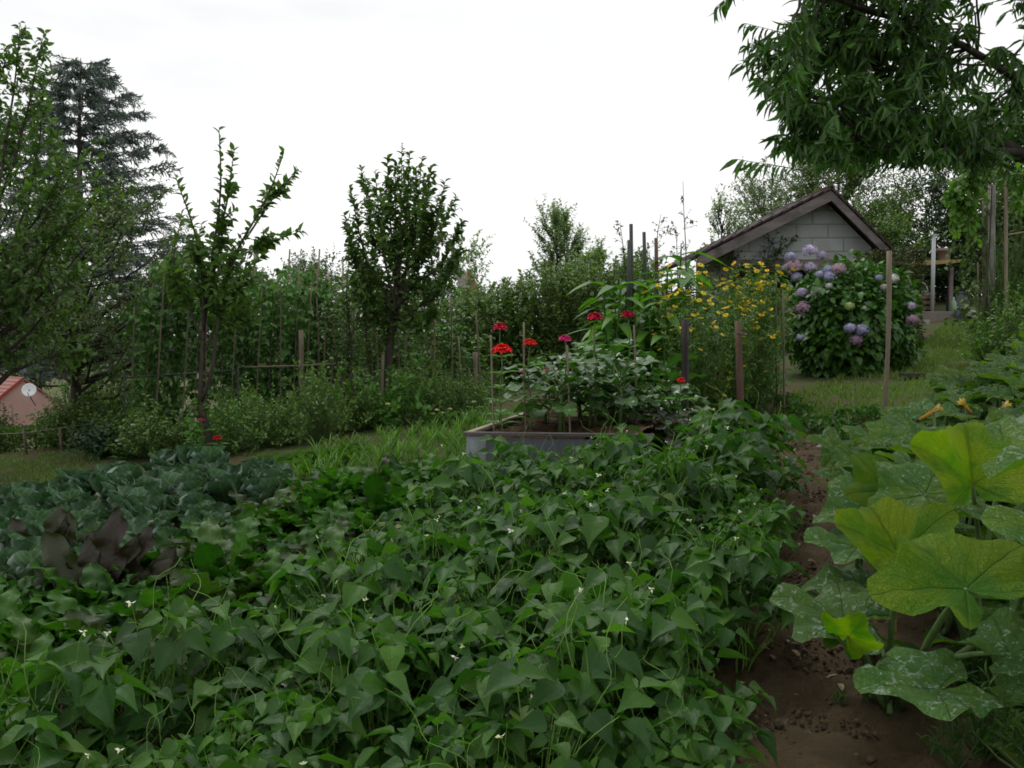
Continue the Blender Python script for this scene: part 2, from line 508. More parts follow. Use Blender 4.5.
cam = bpy.data.cameras.new('camera'); cam.sensor_width = 36; cam.lens = 36 * F_PX / 1024
cam.clip_start = .05; cam.clip_end = 3000
co = bpy.data.objects.new('camera', cam); COL.objects.link(co); co.location = (0, 0, CAM_Z)
co.rotation_euler = (pi / 2 - PITCH, 0, 0); scene.camera = co
vs = scene.view_settings; vs.view_transform = 'Standard'; vs.look = 'None'; vs.gamma = 1; vs.exposure = 0
scene.render.engine = 'CYCLES'
cy = scene.cycles; cy.max_bounces = 6; cy.diffuse_bounces = 3; cy.glossy_bounces = 2; cy.transmission_bounces = 4
cy.use_denoising = True; cy.pixel_filter_type = 'BLACKMAN_HARRIS'; cy.filter_width = 1.7
cy.caustics_reflective = False; cy.caustics_refractive = False

# ------------------------------------------------------------------ ground
def cn(x, y, s=1.0):
    x = x * s; y = y * s
    return (np.sin(x * 1.7 + 1.3 * np.sin(y * 1.1)) + np.sin(y * 2.3 + 1.7 * np.sin(x * .9 + 2)) + np.sin((x + y) * 1.9 + 4)) / 3


def gsteps(segs):
    out = []
    for a, b, s in segs:
        out += list(np.arange(a, b, s))
    out.append(segs[-1][1])
    return np.array(out)


xs = gsteps([(-900, -60, 60), (-60, -15, 3), (-15, -3, .4), (-3, .3, .12), (.3, 2.6, .028), (2.6, 8, .1), (8, 20, .6), (20, 60, 4), (60, 900, 60)])
ys = gsteps([(-200, -10, 30), (-10, 1.5, .6), (1.5, 2.2, .1), (2.2, 9, .035), (9, 20, .15), (20, 80, 2), (80, 1500, 60)])
X, Y = np.meshgrid(xs, ys)
Z = g(X, Y)
near = np.exp(-((np.clip(Y - 5, 0, 99)) / 8) ** 2) * (X > -5) * (X < 8)
Z = Z + near * (.020 * cn(X, Y, 5) + .016 * cn(X, Y, 13) + .014 * cn(Y, X, 31) + .012 * cn(X, Y, 67))
ge = Geo()
nx, ny = len(xs), len(ys)
ii = (np.arange(ny - 1)[:, None] * nx + np.arange(nx - 1)[None]).ravel()
ge.add(np.stack([X, Y, Z], -1).reshape(-1, 3), np.stack([ii, ii + 1, ii + nx + 1, ii + nx], -1))
m, nt = newmat('garden_ground'); n = N(nt)
geo_ = n('ShaderNodeNewGeometry').outputs['Position']
sp = n('ShaderNodeSeparateXYZ', {0: geo_})
n1 = n.noise(geo_, 1.6, 5, .6); n2 = n.noise(geo_, 22, 6, .65); n3 = n.noise(geo_, 7, 4)
soil = n.mix(n.noise(geo_, 14, 8, .75), (.026, .019, .010), (.15, .108, .062))
soil = n.mix(n.math('MULTIPLY', n3, .5), soil, (.12, .085, .05))
grass = n.mix(n2, (.045, .070, .020), (.090, .125, .040))
# lawn beyond the bed on the right, lawn at the far left, weeds elsewhere
wob = n.math('MULTIPLY', n.math('SUBTRACT', n1, .5), 3.0)
yl = n.math('ADD', sp.outputs[1], wob)
lawn = n.math('MULTIPLY', n.math('SUBTRACT', yl, 7.6), 1.2, clamp=True)
patch = n.math('MULTIPLY', n.math('SUBTRACT', n.noise(geo_, 1.1, 5, .65), .43), 7, clamp=True)
fac = n.math('MULTIPLY', lawn, n.math('MULTIPLY_ADD', patch, .75, .2))
col = n.mix(fac, soil, grass)
bp = n('ShaderNodeBump', {'Strength': .9, 'Distance': .03, 'Height': n.noise(geo_, 38, 6, .7)})
p = n('ShaderNodeBsdfPrincipled', {'Base Color': col, 'Roughness': .95, 'Specular IOR Level': .15, 'Normal': bp.outputs[0]})
n.out(p.outputs[0])
M['ground'] = m
ge.build('ground', m, kind='structure')

# soil crumbs and pebbles on the path
rng = np.random.default_rng(5)
ico = np.array([(0, 0, 1), (.9, 0, .4), (.28, .85, .45), (-.72, .53, .4), (-.72, -.53, .5), (.28, -.85, .4), (.72, .53, -.3), (-.28, .85, -.35), (-.9, 0, -.3), (-.28, -.85, -.3), (.72, -.53, -.4), (0, 0, -.7)])
icf = np.array([(0, 1, 2), (0, 2, 3), (0, 3, 4), (0, 4, 5), (0, 5, 1), (1, 6, 2), (2, 7, 3), (3, 8, 4), (4, 9, 5), (5, 10, 1), (6, 7, 2), (7, 8, 3), (8, 9, 4), (9, 10, 5), (10, 6, 1), (11, 7, 6), (11, 8, 7), (11, 9, 8), (11, 10, 9), (11, 6, 10)])
T_ROCK = (ico, icf, np.zeros((12, 2)))
path_poly = [G(700, 790)[:2], G(870, 790)[:2], G(900, 600)[:2], G(870, 470)[:2], G(830, 440)[:2], G(790, 440)[:2], G(800, 520)[:2], G(740, 600)[:2]]
pts = scatter(path_poly, .026, rng, .5)
pts = [p_ for p_ in pts if rng.random() < .8]
c = Geo(); P = np.array([[x, y, float(g(x, y)) + rng.uniform(-.008, .004)] for x, y in pts])
c.inst(T_ROCK, frames(rdir(rng, len(P)), rdir(rng, len(P))), P, rng.uniform(.002, .011, (len(P), 1)) * rng.uniform(.6, 1.3, (len(P), 3)) * rng.choice([1, 1, 1, 1.7], (len(P), 1)))
M['crumb'] = plainmat('soil_crumb', (.045, .032, .02), (.12, .088, .055), 30, .95, .5)
tag(c.build('soil_crumbs', M['crumb'], kind='stuff', smooth=False), 'loose brown soil crumbs scattered along the narrow garden path', 'soil')

# ------------------------------------------------------------------ bean bed
def bean_proto(seed, ntri=38, pods=3):
    rng = np.random.default_rng(seed)
    L, S, B = Geo(), Geo(), Geo()
    ns = 7
    tips = []
    for i in range(ns):
        a = rng.uniform(0, 2 * pi); r = rng.uniform(.03, .17)
        tip = A(r * cos(a), r * sin(a), rng.uniform(.24, .40)); tips.append(tip)
        P, rr = limb(A(.02 * cos(a), .02 * sin(a), -.02), tip, rng, .0045, .0008, 7, -.02)
        S.tube(P, rr, 4)
    k = ntri
    a = rng.uniform(0, 2 * pi, k); rr = np.sqrt(rng.random(k)) * .23
    hh = (.50 - 1.3 * rr ** 1.6) * rng.uniform(.45, 1.04, k) ** .7
    C = np.stack([rr * np.cos(a), rr * np.sin(a), hh], -1)          # where the three leaflets meet
    o = np.stack([np.cos(a), np.sin(a), np.zeros(k)], -1)
    yaw = a + rng.normal(0, .9, k)
    d = np.stack([np.cos(yaw), np.sin(yaw), rng.uniform(-.45, .12, k)], -1)
    size = rng.uniform(.05, .118, k)
    prisms(S, C * A(.45, .45, .62), C, .0016)
    for off, sc in ((0, 1.0), (1.9, .86), (-1.9, .86)):
        ca, sa = np.cos(off), np.sin(off)
        dd = np.stack([d[:, 0] * ca - d[:, 1] * sa, d[:, 0] * sa + d[:, 1] * ca, d[:, 2] + rng.uniform(-.25, .1, k)], -1)
        upv = norm(A(0, 0, 1) + rng.normal(0, .34, (k, 3)) + o * .35)
        st = C + norm(dd) * (.022 if off == 0 else .004)
        L.inst(T_BEAN, frames(dd, upv), st, size * sc * rng.uniform(.85, 1.1, k), np.clip((hh - .1) * .0 + rng.random(k), 0, 1))
    # flower stalks with tiny pale flowers and thin tendrils
    for i in range(10):
        p0 = tips[i % ns] * A(1, 1, .9); q = p0 + rng.normal(0, .085, 3) + A(0, 0, .12)
        P, r2 = limb(p0, q, rng, .0014, .0008, 9, -.12, .10); S.tube(P, r2, 3, cap=False)
        if rng.random() < .16:
            B.inst(T_SMALL, frames(rdir(rng, 3), rdir(rng, 3)), np.tile(q, (3, 1)), .012, rng.random(3))
    return L, S, B, tips


bean_protos = []
for sd in range(6):
    L, S, B, tips = bean_proto(sd + 11)
    root = thing('bean_plant', 'bushy green bean plant, one of many crowding the big bean bed', 'bean plant', (0, 0, 0), 'bean plants filling the front bed')
    L.build('foliage', M['bean'], root); S.build('stems', M['bean_pale'], root)
    if B.n: B.build('blossoms', M['blossom_white'], root)
    rr = np.random.default_rng(sd)
    for i in range(2):
        t_ = tips[i]; p0 = t_ * A(1.15, 1.15, .50) + A(0, 0, rr.uniform(-.05, .06))
        v = rr.normal(0, .05, 3); v[2] = -.10
        tt = np.linspace(0, 1, 7)[:, None]
        P = p0 + v * tt + A(rr.normal(0, .05), rr.normal(0, .05), .03) * np.sin(tt * pi)
        q = Geo(); q.tube(P, [.0012, .003, .0034, .0033, .0034, .003, .0008], 6); q.build('pod', M['bean_pale'], root)
    bean_protos.append(root)

rng = np.random.default_rng(77)
BH = .42
bean_poly = [G(-90, 725, BH)[:2], G(120, 675, BH)[:2], G(230, 632, BH)[:2], G(320, 580, BH)[:2], G(400, 525, BH)[:2], G(450, 484, BH)[:2], G(495, 460, BH)[:2], G(560, 447, BH)[:2], G(640, 440, BH)[:2], G(690, 436, BH)[:2], G(770, 430, BH)[:2],
             G(772, 470, BH)[:2], G(756, 540, BH)[:2], G(715, 640, BH)[:2], G(665, 760, BH)[:2], A(.36, 1.15), A(-2.2, 1.15)]
spots = scatter(bean_poly, .235, rng, .28)
spots = sorted(spots, key=lambda q: q[1])
print('beans', len(spots))
rowa, rowb = G(-90, 705, BH)[:2], G(450, 484, BH)[:2]; rn = norm(A(rowb[1] - rowa[1], rowa[0] - rowb[0]))
for i, (x, y) in enumerate(spots):
    pr = bean_protos[i] if i < len(bean_protos) else bean_protos[rng.integers(6)]
    s_ = rng.uniform(.84, 1.14) * (1 + .10 * cn(x, y, 2.0)) * (.93 + .20 * cos(2 * pi * ((A(x, y) - rowa) @ rn) / .62)) * (1.22 if (y > 5.0 and x > 1.15) else 1.0)
    if i < len(bean_protos):
        pr.location = gp(x, y); pr.rotation_euler = (0, 0, rng.uniform(0, 6.28)); pr.scale = (s_, s_, s_)
    else:
        dup(pr, gp(x, y), rng.uniform(0, 6.28), s_)

# ------------------------------------------------------------------ beets
def beet_proto(seed, nleaf=13, dark=0.0, hgt=.34, erect=1.1):
    rng = np.random.default_rng(seed)
    L, S = Geo(), Geo()
    for i in range(nleaf):
        a = i * 2.4 + rng.uniform(-.3, .3); tilt = rng.uniform(.1, .65)
        o = A(cos(a), sin(a), 0)
        pl = rng.uniform(.12, .27)
        d = norm(o * tilt + A(0, 0, erect))
        b = o * .015; e = b + d * pl
        P = np.array([b, b * .5 + e * .5 + A(0, 0, .008), e]); S.tube(P, [.007, .0055, .004], 5)
        sz = rng.uniform(.75, 1.1) * hgt * .8
        dd = norm(d + o * .25)
        up_ = norm(-o * 1.0 + A(0, 0, .4) + rng.normal(0, .45, 3))
        L.inst(T_BEET, frames(dd[None], up_[None]), e[None], A(sz * rng.uniform(.8, 1.1), sz, sz)[None], rng.random(1))
    return L, S


beets = []
for k in range(5):
    L, S = beet_proto(k + 3, 18, hgt=.25)
    r = thing('beet_plant', 'leafy green beet plant with dark red stalks in the beet rows' if k < 4 else 'purple-tinged dark beet plant mixed into the green beet rows', 'beet plant', (0, 0, 0), 'beet plants between the beans and the cabbages')
    L.build('foliage', M['beet' if k < 4 else 'beet_mid'], r); S.build('stalks', M['beet_stem'], r); beets.append(r)
BT = .36
beet_poly = [G(-80, 585, BT)[:2], G(60, 560, BT)[:2], G(180, 540, BT)[:2], G(275, 490, BT)[:2], G(330, 462, BT)[:2], G(440, 448, BT)[:2], G(470, 460, BT)[:2],
             G(430, 492, BT)[:2], G(380, 530, BT)[:2], G(310, 580, BT)[:2], G(215, 630, BT)[:2], G(100, 672, BT)[:2], G(-90, 725, BT)[:2]]
rng = np.random.default_rng(8)
bs = scatter(beet_poly, .27, rng, .3); print('beets', len(bs))
for i, (x, y) in enumerate(bs):
    s_ = rng.uniform(.8, 1.15)
    if i < 5:
        beets[i].location = gp(x, y); beets[i].rotation_euler = (0, 0, rng.uniform(0, 6)); beets[i].scale = (s_,) * 3
    else:
        dup(beets[rng.integers(5)], gp(x, y), rng.uniform(0, 6.28), s_)
# the tall brown-purple one
def special_beet(px, py, hscale, label, mat, seed):
    p_ = G(px, py, 0.0)
    L, S = Geo(), Geo(); rg = np.random.default_rng(seed)
    specs = [(-.05, .95, .34, 0), (.22, .9, .30, .1), (.1, .8, .26, .1), (-.3, .9, .25, .1), (.4, .6, .24, .1), (-.8, .8, .27, .1), (-.55, .75, .33, .0), (.6, .7, .25, .1), (-1.0, .5, .27, 0), (1.1, .5, .25, 0), (2.6, .6, .28, 0), (3.6, .6, .28, 0)]
    for (a, e, sz, f) in specs:
        side = A(sin(a), -.25 * cos(a) + (.4 if a > 2 else 0), 0)
        d = norm(side * .7 + A(0, 0, e))
        b = side * .02; t = b + d * .20
        S.tube(np.array([b, (b + t) / 2, t]), [.008, .006, .005], 5)
        up_ = norm(A(sin(a) * .3, -1, .25) + rg.normal(0, .35, 3))
        L.inst(T_BEET, frames(norm(d + side * .2)[None], up_[None]), t[None], A(sz * .85, sz * 1.2, sz * 1.2)[None] * hscale, rg.random(1))
    r = thing('beet_plant', label, 'beet plant', p_, 'beet plants between the beans and the cabbages')
    L.build('foliage', M[mat], r); S.build('stalks', M['beet_stem'], r)
    return r
q0 = G(118, 610, .15)
r = special_beet(118, 610, 1.0, 'tall beet plant with upright purple-brown leaves standing above its green neighbours', 'beet_dark', 4); r.location = q0
q1 = G(60, 560, .2)
r = special_beet(60, 560, .75, 'smaller purple-brown beet plant beside the cabbages, behind the tallest dark beet', 'beet_dark', 9); r.location = q1

# ------------------------------------------------------------------ cabbages
def cab_proto(seed, nl=17, size=.27):
    rng = np.random.default_rng(seed); L, S = Geo(), Geo()
    S.tube([A(0, 0, -.02), A(0, 0, .08), A(.005, 0, .16)], [.017, .015, .012], 7)
    for i in range(nl):
        f = i / nl
        a = i * 2.4; o = A(cos(a), sin(a), 0)
        b = o * .012 + A(0, 0, .06 + f * .10)
        d = norm(o * (.8 - f * .65) + A(0, 0, 1.0 + f * .6) + rng.normal(0, .12, 3))
        sz = size * (1.12 - .45 * f) * rng.uniform(.75, 1.2)
        up_ = norm(-o * .9 + A(0, 0, .5) + rng.normal(0, .2, 3))
        L.inst(T_CAB, frames(d[None], up_[None]), b[None], A(sz, sz, sz)[None], rng.random(1))
    return L, S


cabs = []
for k in range(4):
    L, S = cab_proto(20 + k)
    r = thing('cabbage', 'blue-green cabbage with cupped waxy leaves in the cabbage rows', 'cabbage', (0, 0, 0), 'cabbages at the far left of the beds')
    L.build('leaves', M['cabbage'], r); S.build('stem', M['stem'], r); cabs.append(r)
CH = .32
cab_poly = [G(-70, 505, CH)[:2], G(60, 475, CH)[:2], G(100, 462, CH)[:2], G(280, 452, CH)[:2], G(290, 468, CH)[:2], G(255, 500, CH)[:2], G(170, 535, CH)[:2], G(50, 565, CH)[:2], G(-80, 590, CH)[:2]]
rng = np.random.default_rng(31)
cs = scatter(cab_poly, .37, rng, .2); print('cabbages', len(cs))
for i, (x, y) in enumerate(cs):
    s_ = rng.uniform(.85, 1.15)
    if i < 4:
        cabs[i].location = gp(x, y); cabs[i].scale = (s_,) * 3
    else:
        dup(cabs[rng.integers(4)], gp(x, y), rng.uniform(0, 6.28), s_)

# ------------------------------------------------------------------ leeks and lettuces beyond
def leek_proto(seed):
    rng = np.random.default_rng(seed); L, S = Geo(), Geo()
    S.tube([A(0, 0, -.02), A(0, 0, .07), A(0, 0, .13)], [.012, .012, .01], 6)
    for i in range(10):
        a = (0 if i % 2 else pi) + rng.normal(0, .35); o = A(cos(a), sin(a), 0)
        d = norm(o * rng.uniform(.1, .5) + A(0, 0, 1))
        sz = rng.uniform(.16, .30)
        L.inst(T_BLADE, frames(d[None], norm(-o + A(0, 0, .3))[None]), A(0, 0, .05 + .012 * i)[None], A(sz * 1.1, sz, sz)[None], rng.random(1))
    return L, S


def let_proto(seed):
    rng = np.random.default_rng(seed); L = Geo()
    for i in range(18):
        f = i / 18; a = i * 2.4; o = A(cos(a), sin(a), 0)
        d = norm(o * (1 - f * .8) + A(0, 0, .4 + f)); sz = .19 * (1 - .4 * f)
        L.inst(T_CAB, frames(d[None], norm(-o + A(0, 0, .6))[None]), (A(0, 0, .02 + f * .05))[None], A(sz * .9, sz, sz * 1.4)[None], rng.random(1))
    return L


leeks = []
for k in range(4):
    L, S = leek_proto(k)
    r = thing('leek_plant', 'bright green leek with arching strap leaves in the row beside the timber planter', 'leek', (0, 0, 0), 'leeks in the bright green row')
    L.build('leaves', M['leek'], r); S.build('stem', M['leek'], r); leeks.append(r)
leek_poly = [G(232, 462, .25)[:2], G(270, 450, .25)[:2], G(330, 430, .25)[:2], G(420, 412, .25)[:2], G(500, 400, .25)[:2], G(540, 400, .25)[:2], G(520, 412, .25)[:2], G(468, 428, .25)[:2], G(462, 440, .25)[:2], G(380, 446, .25)[:2], G(300, 468, .25)[:2], G(250, 475, .25)[:2]]
rng = np.random.default_rng(3)
ks = scatter(leek_poly, .15, rng, .35); print('leeks', len(ks))
for i, (x, y) in enumerate(ks):
    s_ = rng.uniform(.42, .72)
    if i < 4: leeks[i].location = gp(x, y); leeks[i].scale = (s_,) * 3
    else: dup(leeks[rng.integers(4)], gp(x, y), rng.uniform(0, 6.28), s_)
lets = []
for k in range(3):
    r = thing('lettuce', 'pale green lettuce head at the end of the leek row', 'lettuce', (0, 0, 0), 'lettuces beside the leeks')
    let_proto(k).build('leaves', M['lettuce'], r); lets.append(r)
for i, (px, py) in enumerate([(262, 462), (275, 460), (290, 460), (305, 457), (284, 466), (320, 455), (272, 470), (300, 466), (336, 452), (350, 448)]):
    q = G(px, py, .12)
    if i < 3: lets[i].location = q
    else: dup(lets[i % 3], q, i * 1.3, .9 + .05 * (i % 4))


# ------------------------------------------------------------------ squash plants
def squash_leaf(rng, size, fold=.35, lobes=.42, wave=.10, vf=0.12):
    na, nr = 60, 8
    V = [(0, 0, 0)]; U = [(0, 0)]; F = []
    ph = rng.uniform(0, 6.28, 4)
    for j in range(1, nr + 1):
        q = j / nr
        for i in range(na):
            th = -pi + .22 + (2 * pi - .44) * i / (na - 1)      # 0 is the tip, the sinus at pi
            rr = 1.0 - lobes * .5 * (1 - cos(th * 5.0)) * .5 * 1.3 - .06 * abs(th) / pi
            rr *= 1 + .035 * (((i * 7919) % 13) / 13 - .5) * 2 * (q > .9) + .03 * sin(th * 9 + ph[0])
            rr *= 1 - .30 * min(1, max(0, abs(th) - 1.5) / 1.2)
            if abs(th) > 2.5: rr *= 1 - .3 * (abs(th) - 2.5) / .42
            r = q * rr
            x, y = r * sin(th), r * cos(th)
            z = fold * (r ** 1.3) * (.5 + .28 * cos(2 * th + .2 * ph[1])) - .22 * r ** 3
            z += vf * abs(x) * 1.0
            z += wave * q ** 2 * sin(th * 4 + ph[2]) + wave * .7 * q ** 3 * sin(th * 7 + ph[3])
            z -= .06 * r * max(0, cos(th * 5)) ** 6             # sunken veins
            z += .018 * sin(x * 17 + ph[0]) * sin(y * 15 + ph[1]) * min(1, r * 3) + .010 * sin(x * 31 + ph[2]) * sin(y * 29 + x * 9)
            V.append((x, y, z)); U.append((x, y))
    T3 = [(0, 1 + i + 1, 1 + i) for i in range(na - 1)]
    for j in range(nr - 1):
        a = 1 + j * na; b = a + na
        for i in range(na - 1):
            F.append((a + i, a + i + 1, b + i + 1, b + i))
    return np.array(V) * size, np.array(T3), np.array(F), np.array(U)


def squashmat(name, base1, base2, mott, yellow, trans, back):
    m, nt = newmat(name); n = N(nt)
    uv = n('ShaderNodeAttribute', attribute_name='luv').outputs['Vector']
    rnd = n('ShaderNodeAttribute', attribute_name='rnd').outputs['Fac']
    oi = n('ShaderNodeObjectInfo').outputs['Random']
    off = n('ShaderNodeCombineXYZ', {0: n.math('MULTIPLY', rnd, 37.0), 1: n.math('MULTIPLY', rnd, 91.0), 2: rnd}).outputs[0]
    uvo = n('ShaderNodeVectorMath', {0: uv, 1: off}, operation='ADD').outputs[0]
    s = n('ShaderNodeSeparateXYZ', {0: uv})
    th = n.math('ARCTAN2', s.outputs[0], s.outputs[1])
    r = n('ShaderNodeVectorMath', {0: uv}, operation='LENGTH').outputs['Value']
    w = n.math('MULTIPLY', th, 5 / (2 * pi))
    fr = n.math('ABSOLUTE', n.math('SUBTRACT', n.math('FRACT', n.math('ADD', w, .5)), .5))     # 0 on a main vein
    dv = n.math('MULTIPLY', fr, r)
    main = n.math('SUBTRACT', 1.0, n.math('MULTIPLY', dv, 60.0), clamp=True)
    # side veins: slanting lines off each main vein
    rw = n.math('ADD', r, n.math('MULTIPLY', n.noise(uvo, 3.5, 2), .22))
    sv = n.math('SINE', n.math('MULTIPLY', n.math('SUBTRACT', rw, n.math('MULTIPLY', dv, 2.6)), 30.0))
    sv = n.math('MULTIPLY', n.math('SUBTRACT', sv, .90, clamp=True), 7.0, clamp=True)
    wqc = n('ShaderNodeTexNoise', {'Vector': uvo, 'Scale': 8.0, 'Detail': 2.0}).outputs['Color']
    uvn = n('ShaderNodeVectorMath', {0: uvo, 1: n('ShaderNodeVectorMath', {0: wqc, 1: (.12, .12, .0)}, operation='MULTIPLY').outputs[0]}, operation='ADD').outputs[0]
    net = n('ShaderNodeTexVoronoi', {'Vector': uvn, 'Scale': 27.0}, feature='DISTANCE_TO_EDGE').outputs['Distance']
    netl = n.math('SUBTRACT', 1.0, n.math('MULTIPLY', net, 14.0), clamp=True)
    vein = n.math('MAXIMUM', main, n.math('MULTIPLY', sv, .4))
    nz = n.noise(uvo, 3.0, 4)
    col = n.mix(nz, base1, base2)
    yl = n.math('MULTIPLY', n.math('SUBTRACT', n.noise(uvo, 1.6, 3), .42, clamp=True), 6.0, clamp=True)
    edge = n.math('MULTIPLY', n.math('POWER', r, 3.0), .8, clamp=True)
    col = n.mix(n.math('MULTIPLY', n.math('MAXIMUM', yl, edge), yellow), col, (.22, .27, .008))
    # silver mottling: star-like blotches where side veins meet
    wq = n('ShaderNodeTexNoise', {'Vector': uvo, 'Scale': 9.0, 'Detail': 3.0}).outputs['Color']
    uvw = n('ShaderNodeVectorMath', {0: uvo, 1: n('ShaderNodeVectorMath', {0: wq, 1: (.16, .16, .0)}, operation='MULTIPLY').outputs[0]}, operation='ADD').outputs[0]
    vo = n('ShaderNodeTexVoronoi', {'Vector': uvw, 'Scale': 6.5, 'Randomness': .8}).outputs['Distance']
    f1 = n.math('MULTIPLY', n.math('SUBTRACT', .36, vo, clamp=True), 6.0, clamp=True)
    f2 = n.math('MULTIPLY', n.math('SUBTRACT', n.noise(uvo, 18, 4, .7), .40, clamp=True), 9.0, clamp=True)
    ed = n('ShaderNodeTexVoronoi', {'Vector': uvw, 'Scale': 8.0, 'Randomness': .85}, feature='DISTANCE_TO_EDGE').outputs['Distance']
    f1 = n.math('MULTIPLY', n.math('SUBTRACT', .13, ed, clamp=True), 12.0, clamp=True)
    f3 = n.math('MULTIPLY', n.math('SUBTRACT', n.noise(uvo, 6.5, 3, .6), .50, clamp=True), 11.0, clamp=True)
    sil = n.math('MULTIPLY', n.math('MULTIPLY', f1, n.math('MULTIPLY', f2, f3, clamp=True)), mott, clamp=True)
    film = n.math('MULTIPLY', n.math('SUBTRACT', n.noise(uvo, 5, 6, .75), .45, clamp=True), mott * 1.5, clamp=True)
    col = n.mix(n.math('MAXIMUM', sil, n.math('MULTIPLY', film, .35)), col, (.32, .40, .33))
    col = n.mix(n.math('MULTIPLY', netl, .16), col, n.mix(1.0, col, (.55, .7, .6), 'MULTIPLY'))
    col = n.mix(n.math('MULTIPLY', vein, .3), col, (.13, .22, .05))
    # small brown scorch
    sc = n.math('MULTIPLY', n.math('SUBTRACT', n.noise(uvo, 4.3, 5, .7), .70, clamp=True), 14.0, clamp=True)
    col = n.mix(n.math('MULTIPLY', sc, .8), col, (.16, .08, .025))
    val = n.math('MULTIPLY_ADD', oi, .3, .85)
    col = n.mix(1.0, col, n('ShaderNodeCombineColor', {0: val, 1: val, 2: val}).outputs[0], 'MULTIPLY')
    bf = n('ShaderNodeNewGeometry').outputs['Backfacing']
    colf = n.mix(bf, col, n.mix(.8, col, back))
    h = n.math('ADD', n.math('ADD', n.math('MULTIPLY', vein, -1.0), n.math('MULTIPLY', netl, -.3)), n.math('MULTIPLY', n.noise(uvo, 14, 4, .6), .8))
    bump = n('ShaderNodeBump', {'Strength': .9, 'Distance': .008, 'Height': h})
    p = n('ShaderNodeBsdfPrincipled', {'Base Color': colf, 'Roughness': .62, 'Specular IOR Level': .18, 'Normal': bump.outputs[0]})
    t = n('ShaderNodeBsdfTranslucent', {'Color': n.mix(1.0, col, (2.2, 2.6, .4), 'MULTIPLY')})
    n.out(n('ShaderNodeMixShader', {0: trans, 1: p.outputs[0], 2: t.outputs[0]}).outputs[0])
    return m


M['sq'] = squashmat('squash_leaf_mottled', (.030, .098, .018), (.055, .145, .028), .72, .15, .20, (.08, .14, .05))
M['sqg'] = squashmat('squash_leaf_green', (.035, .105, .016), (.065, .165, .028), .6, .25, .25, (.08, .15, .04))
M['sqy'] = squashmat('squash_leaf_yellowing', (.040, .125, .006), (.085, .19, .008), .0, .6, .42, (.08, .17, .015))
M['sqb'] = squashmat('squash_leaf_lime', (.032, .115, .006), (.065, .17, .008), .0, .4, .42, (.10, .17, .03))  # greener leaf variant with weaker yellow patches than the yellowing one
M['petiole'] = plainmat('squash_stalk', (.07, .13, .035), (.13, .20, .07), 20, .5, .3)
M['sqfl'] = leafmat('squash_blossom', (.55, .26, .03), (.60, .42, .10), (.60, .54, .28), trans=.25, vein=0, back=1)


def add_sqleaf(root, base, J, tip, nrm, size, mat, rng, label=None, fold=.35):
    """J is the leaf's junction with its stalk in world space; root sits at base"""
    V, T3, F, U = squash_leaf(rng, size, min(fold, .5), vf=.12 if fold < .6 else fold * .75)
    Fm = frames(norm(tip)[None], norm(nrm)[None])[0]
    W = V @ Fm.T + J
    q = Geo(); q.add(W, [T3, F], U, rng.random())
    o = q.build('leaf', M[mat], root, base)
    if label: o['label'] = label
    st = Geo()
    b = base + A(rng.normal(0, .03), rng.normal(0, .03), .0)
    t = np.linspace(0, 1, 9)[:, None]
    mid = (b + J) / 2 + A(0, 0, .12 * np.linalg.norm((J - b)[:2]) + .03)
    P = b * (1 - t) ** 2 + 2 * mid * t * (1 - t) + J * t ** 2
    st.tube(P, np.linspace(.013, .0065, 9) * (size / .2) ** .5, 7)
    st.build('leaf_stalk', M['petiole'], root, base)


def blossom(root, base, p, d, rng, closed=.5):
    q = Geo()
    k = 6; a = np.arange(k) * 2 * pi / k
    Fm = frames(norm(d)[None], A(.2, .3, 1)[None])[0]
    side = Fm[:, 0][None] * np.cos(a)[:, None] + Fm[:, 2][None] * np.sin(a)[:, None]
    dd = norm(Fm[:, 1][None] + side * closed)
    q.inst(T_HYD, frames(dd, -side), p + side * .005, A(.036, .048, .048)[None] * np.ones((k, 1)), rng.random(k))
    q.tube(np.array([p - norm(d) * .07, p]), [.006, .009], 6, R=.1)
    q.build('blossom', M['sqfl'], root, base)


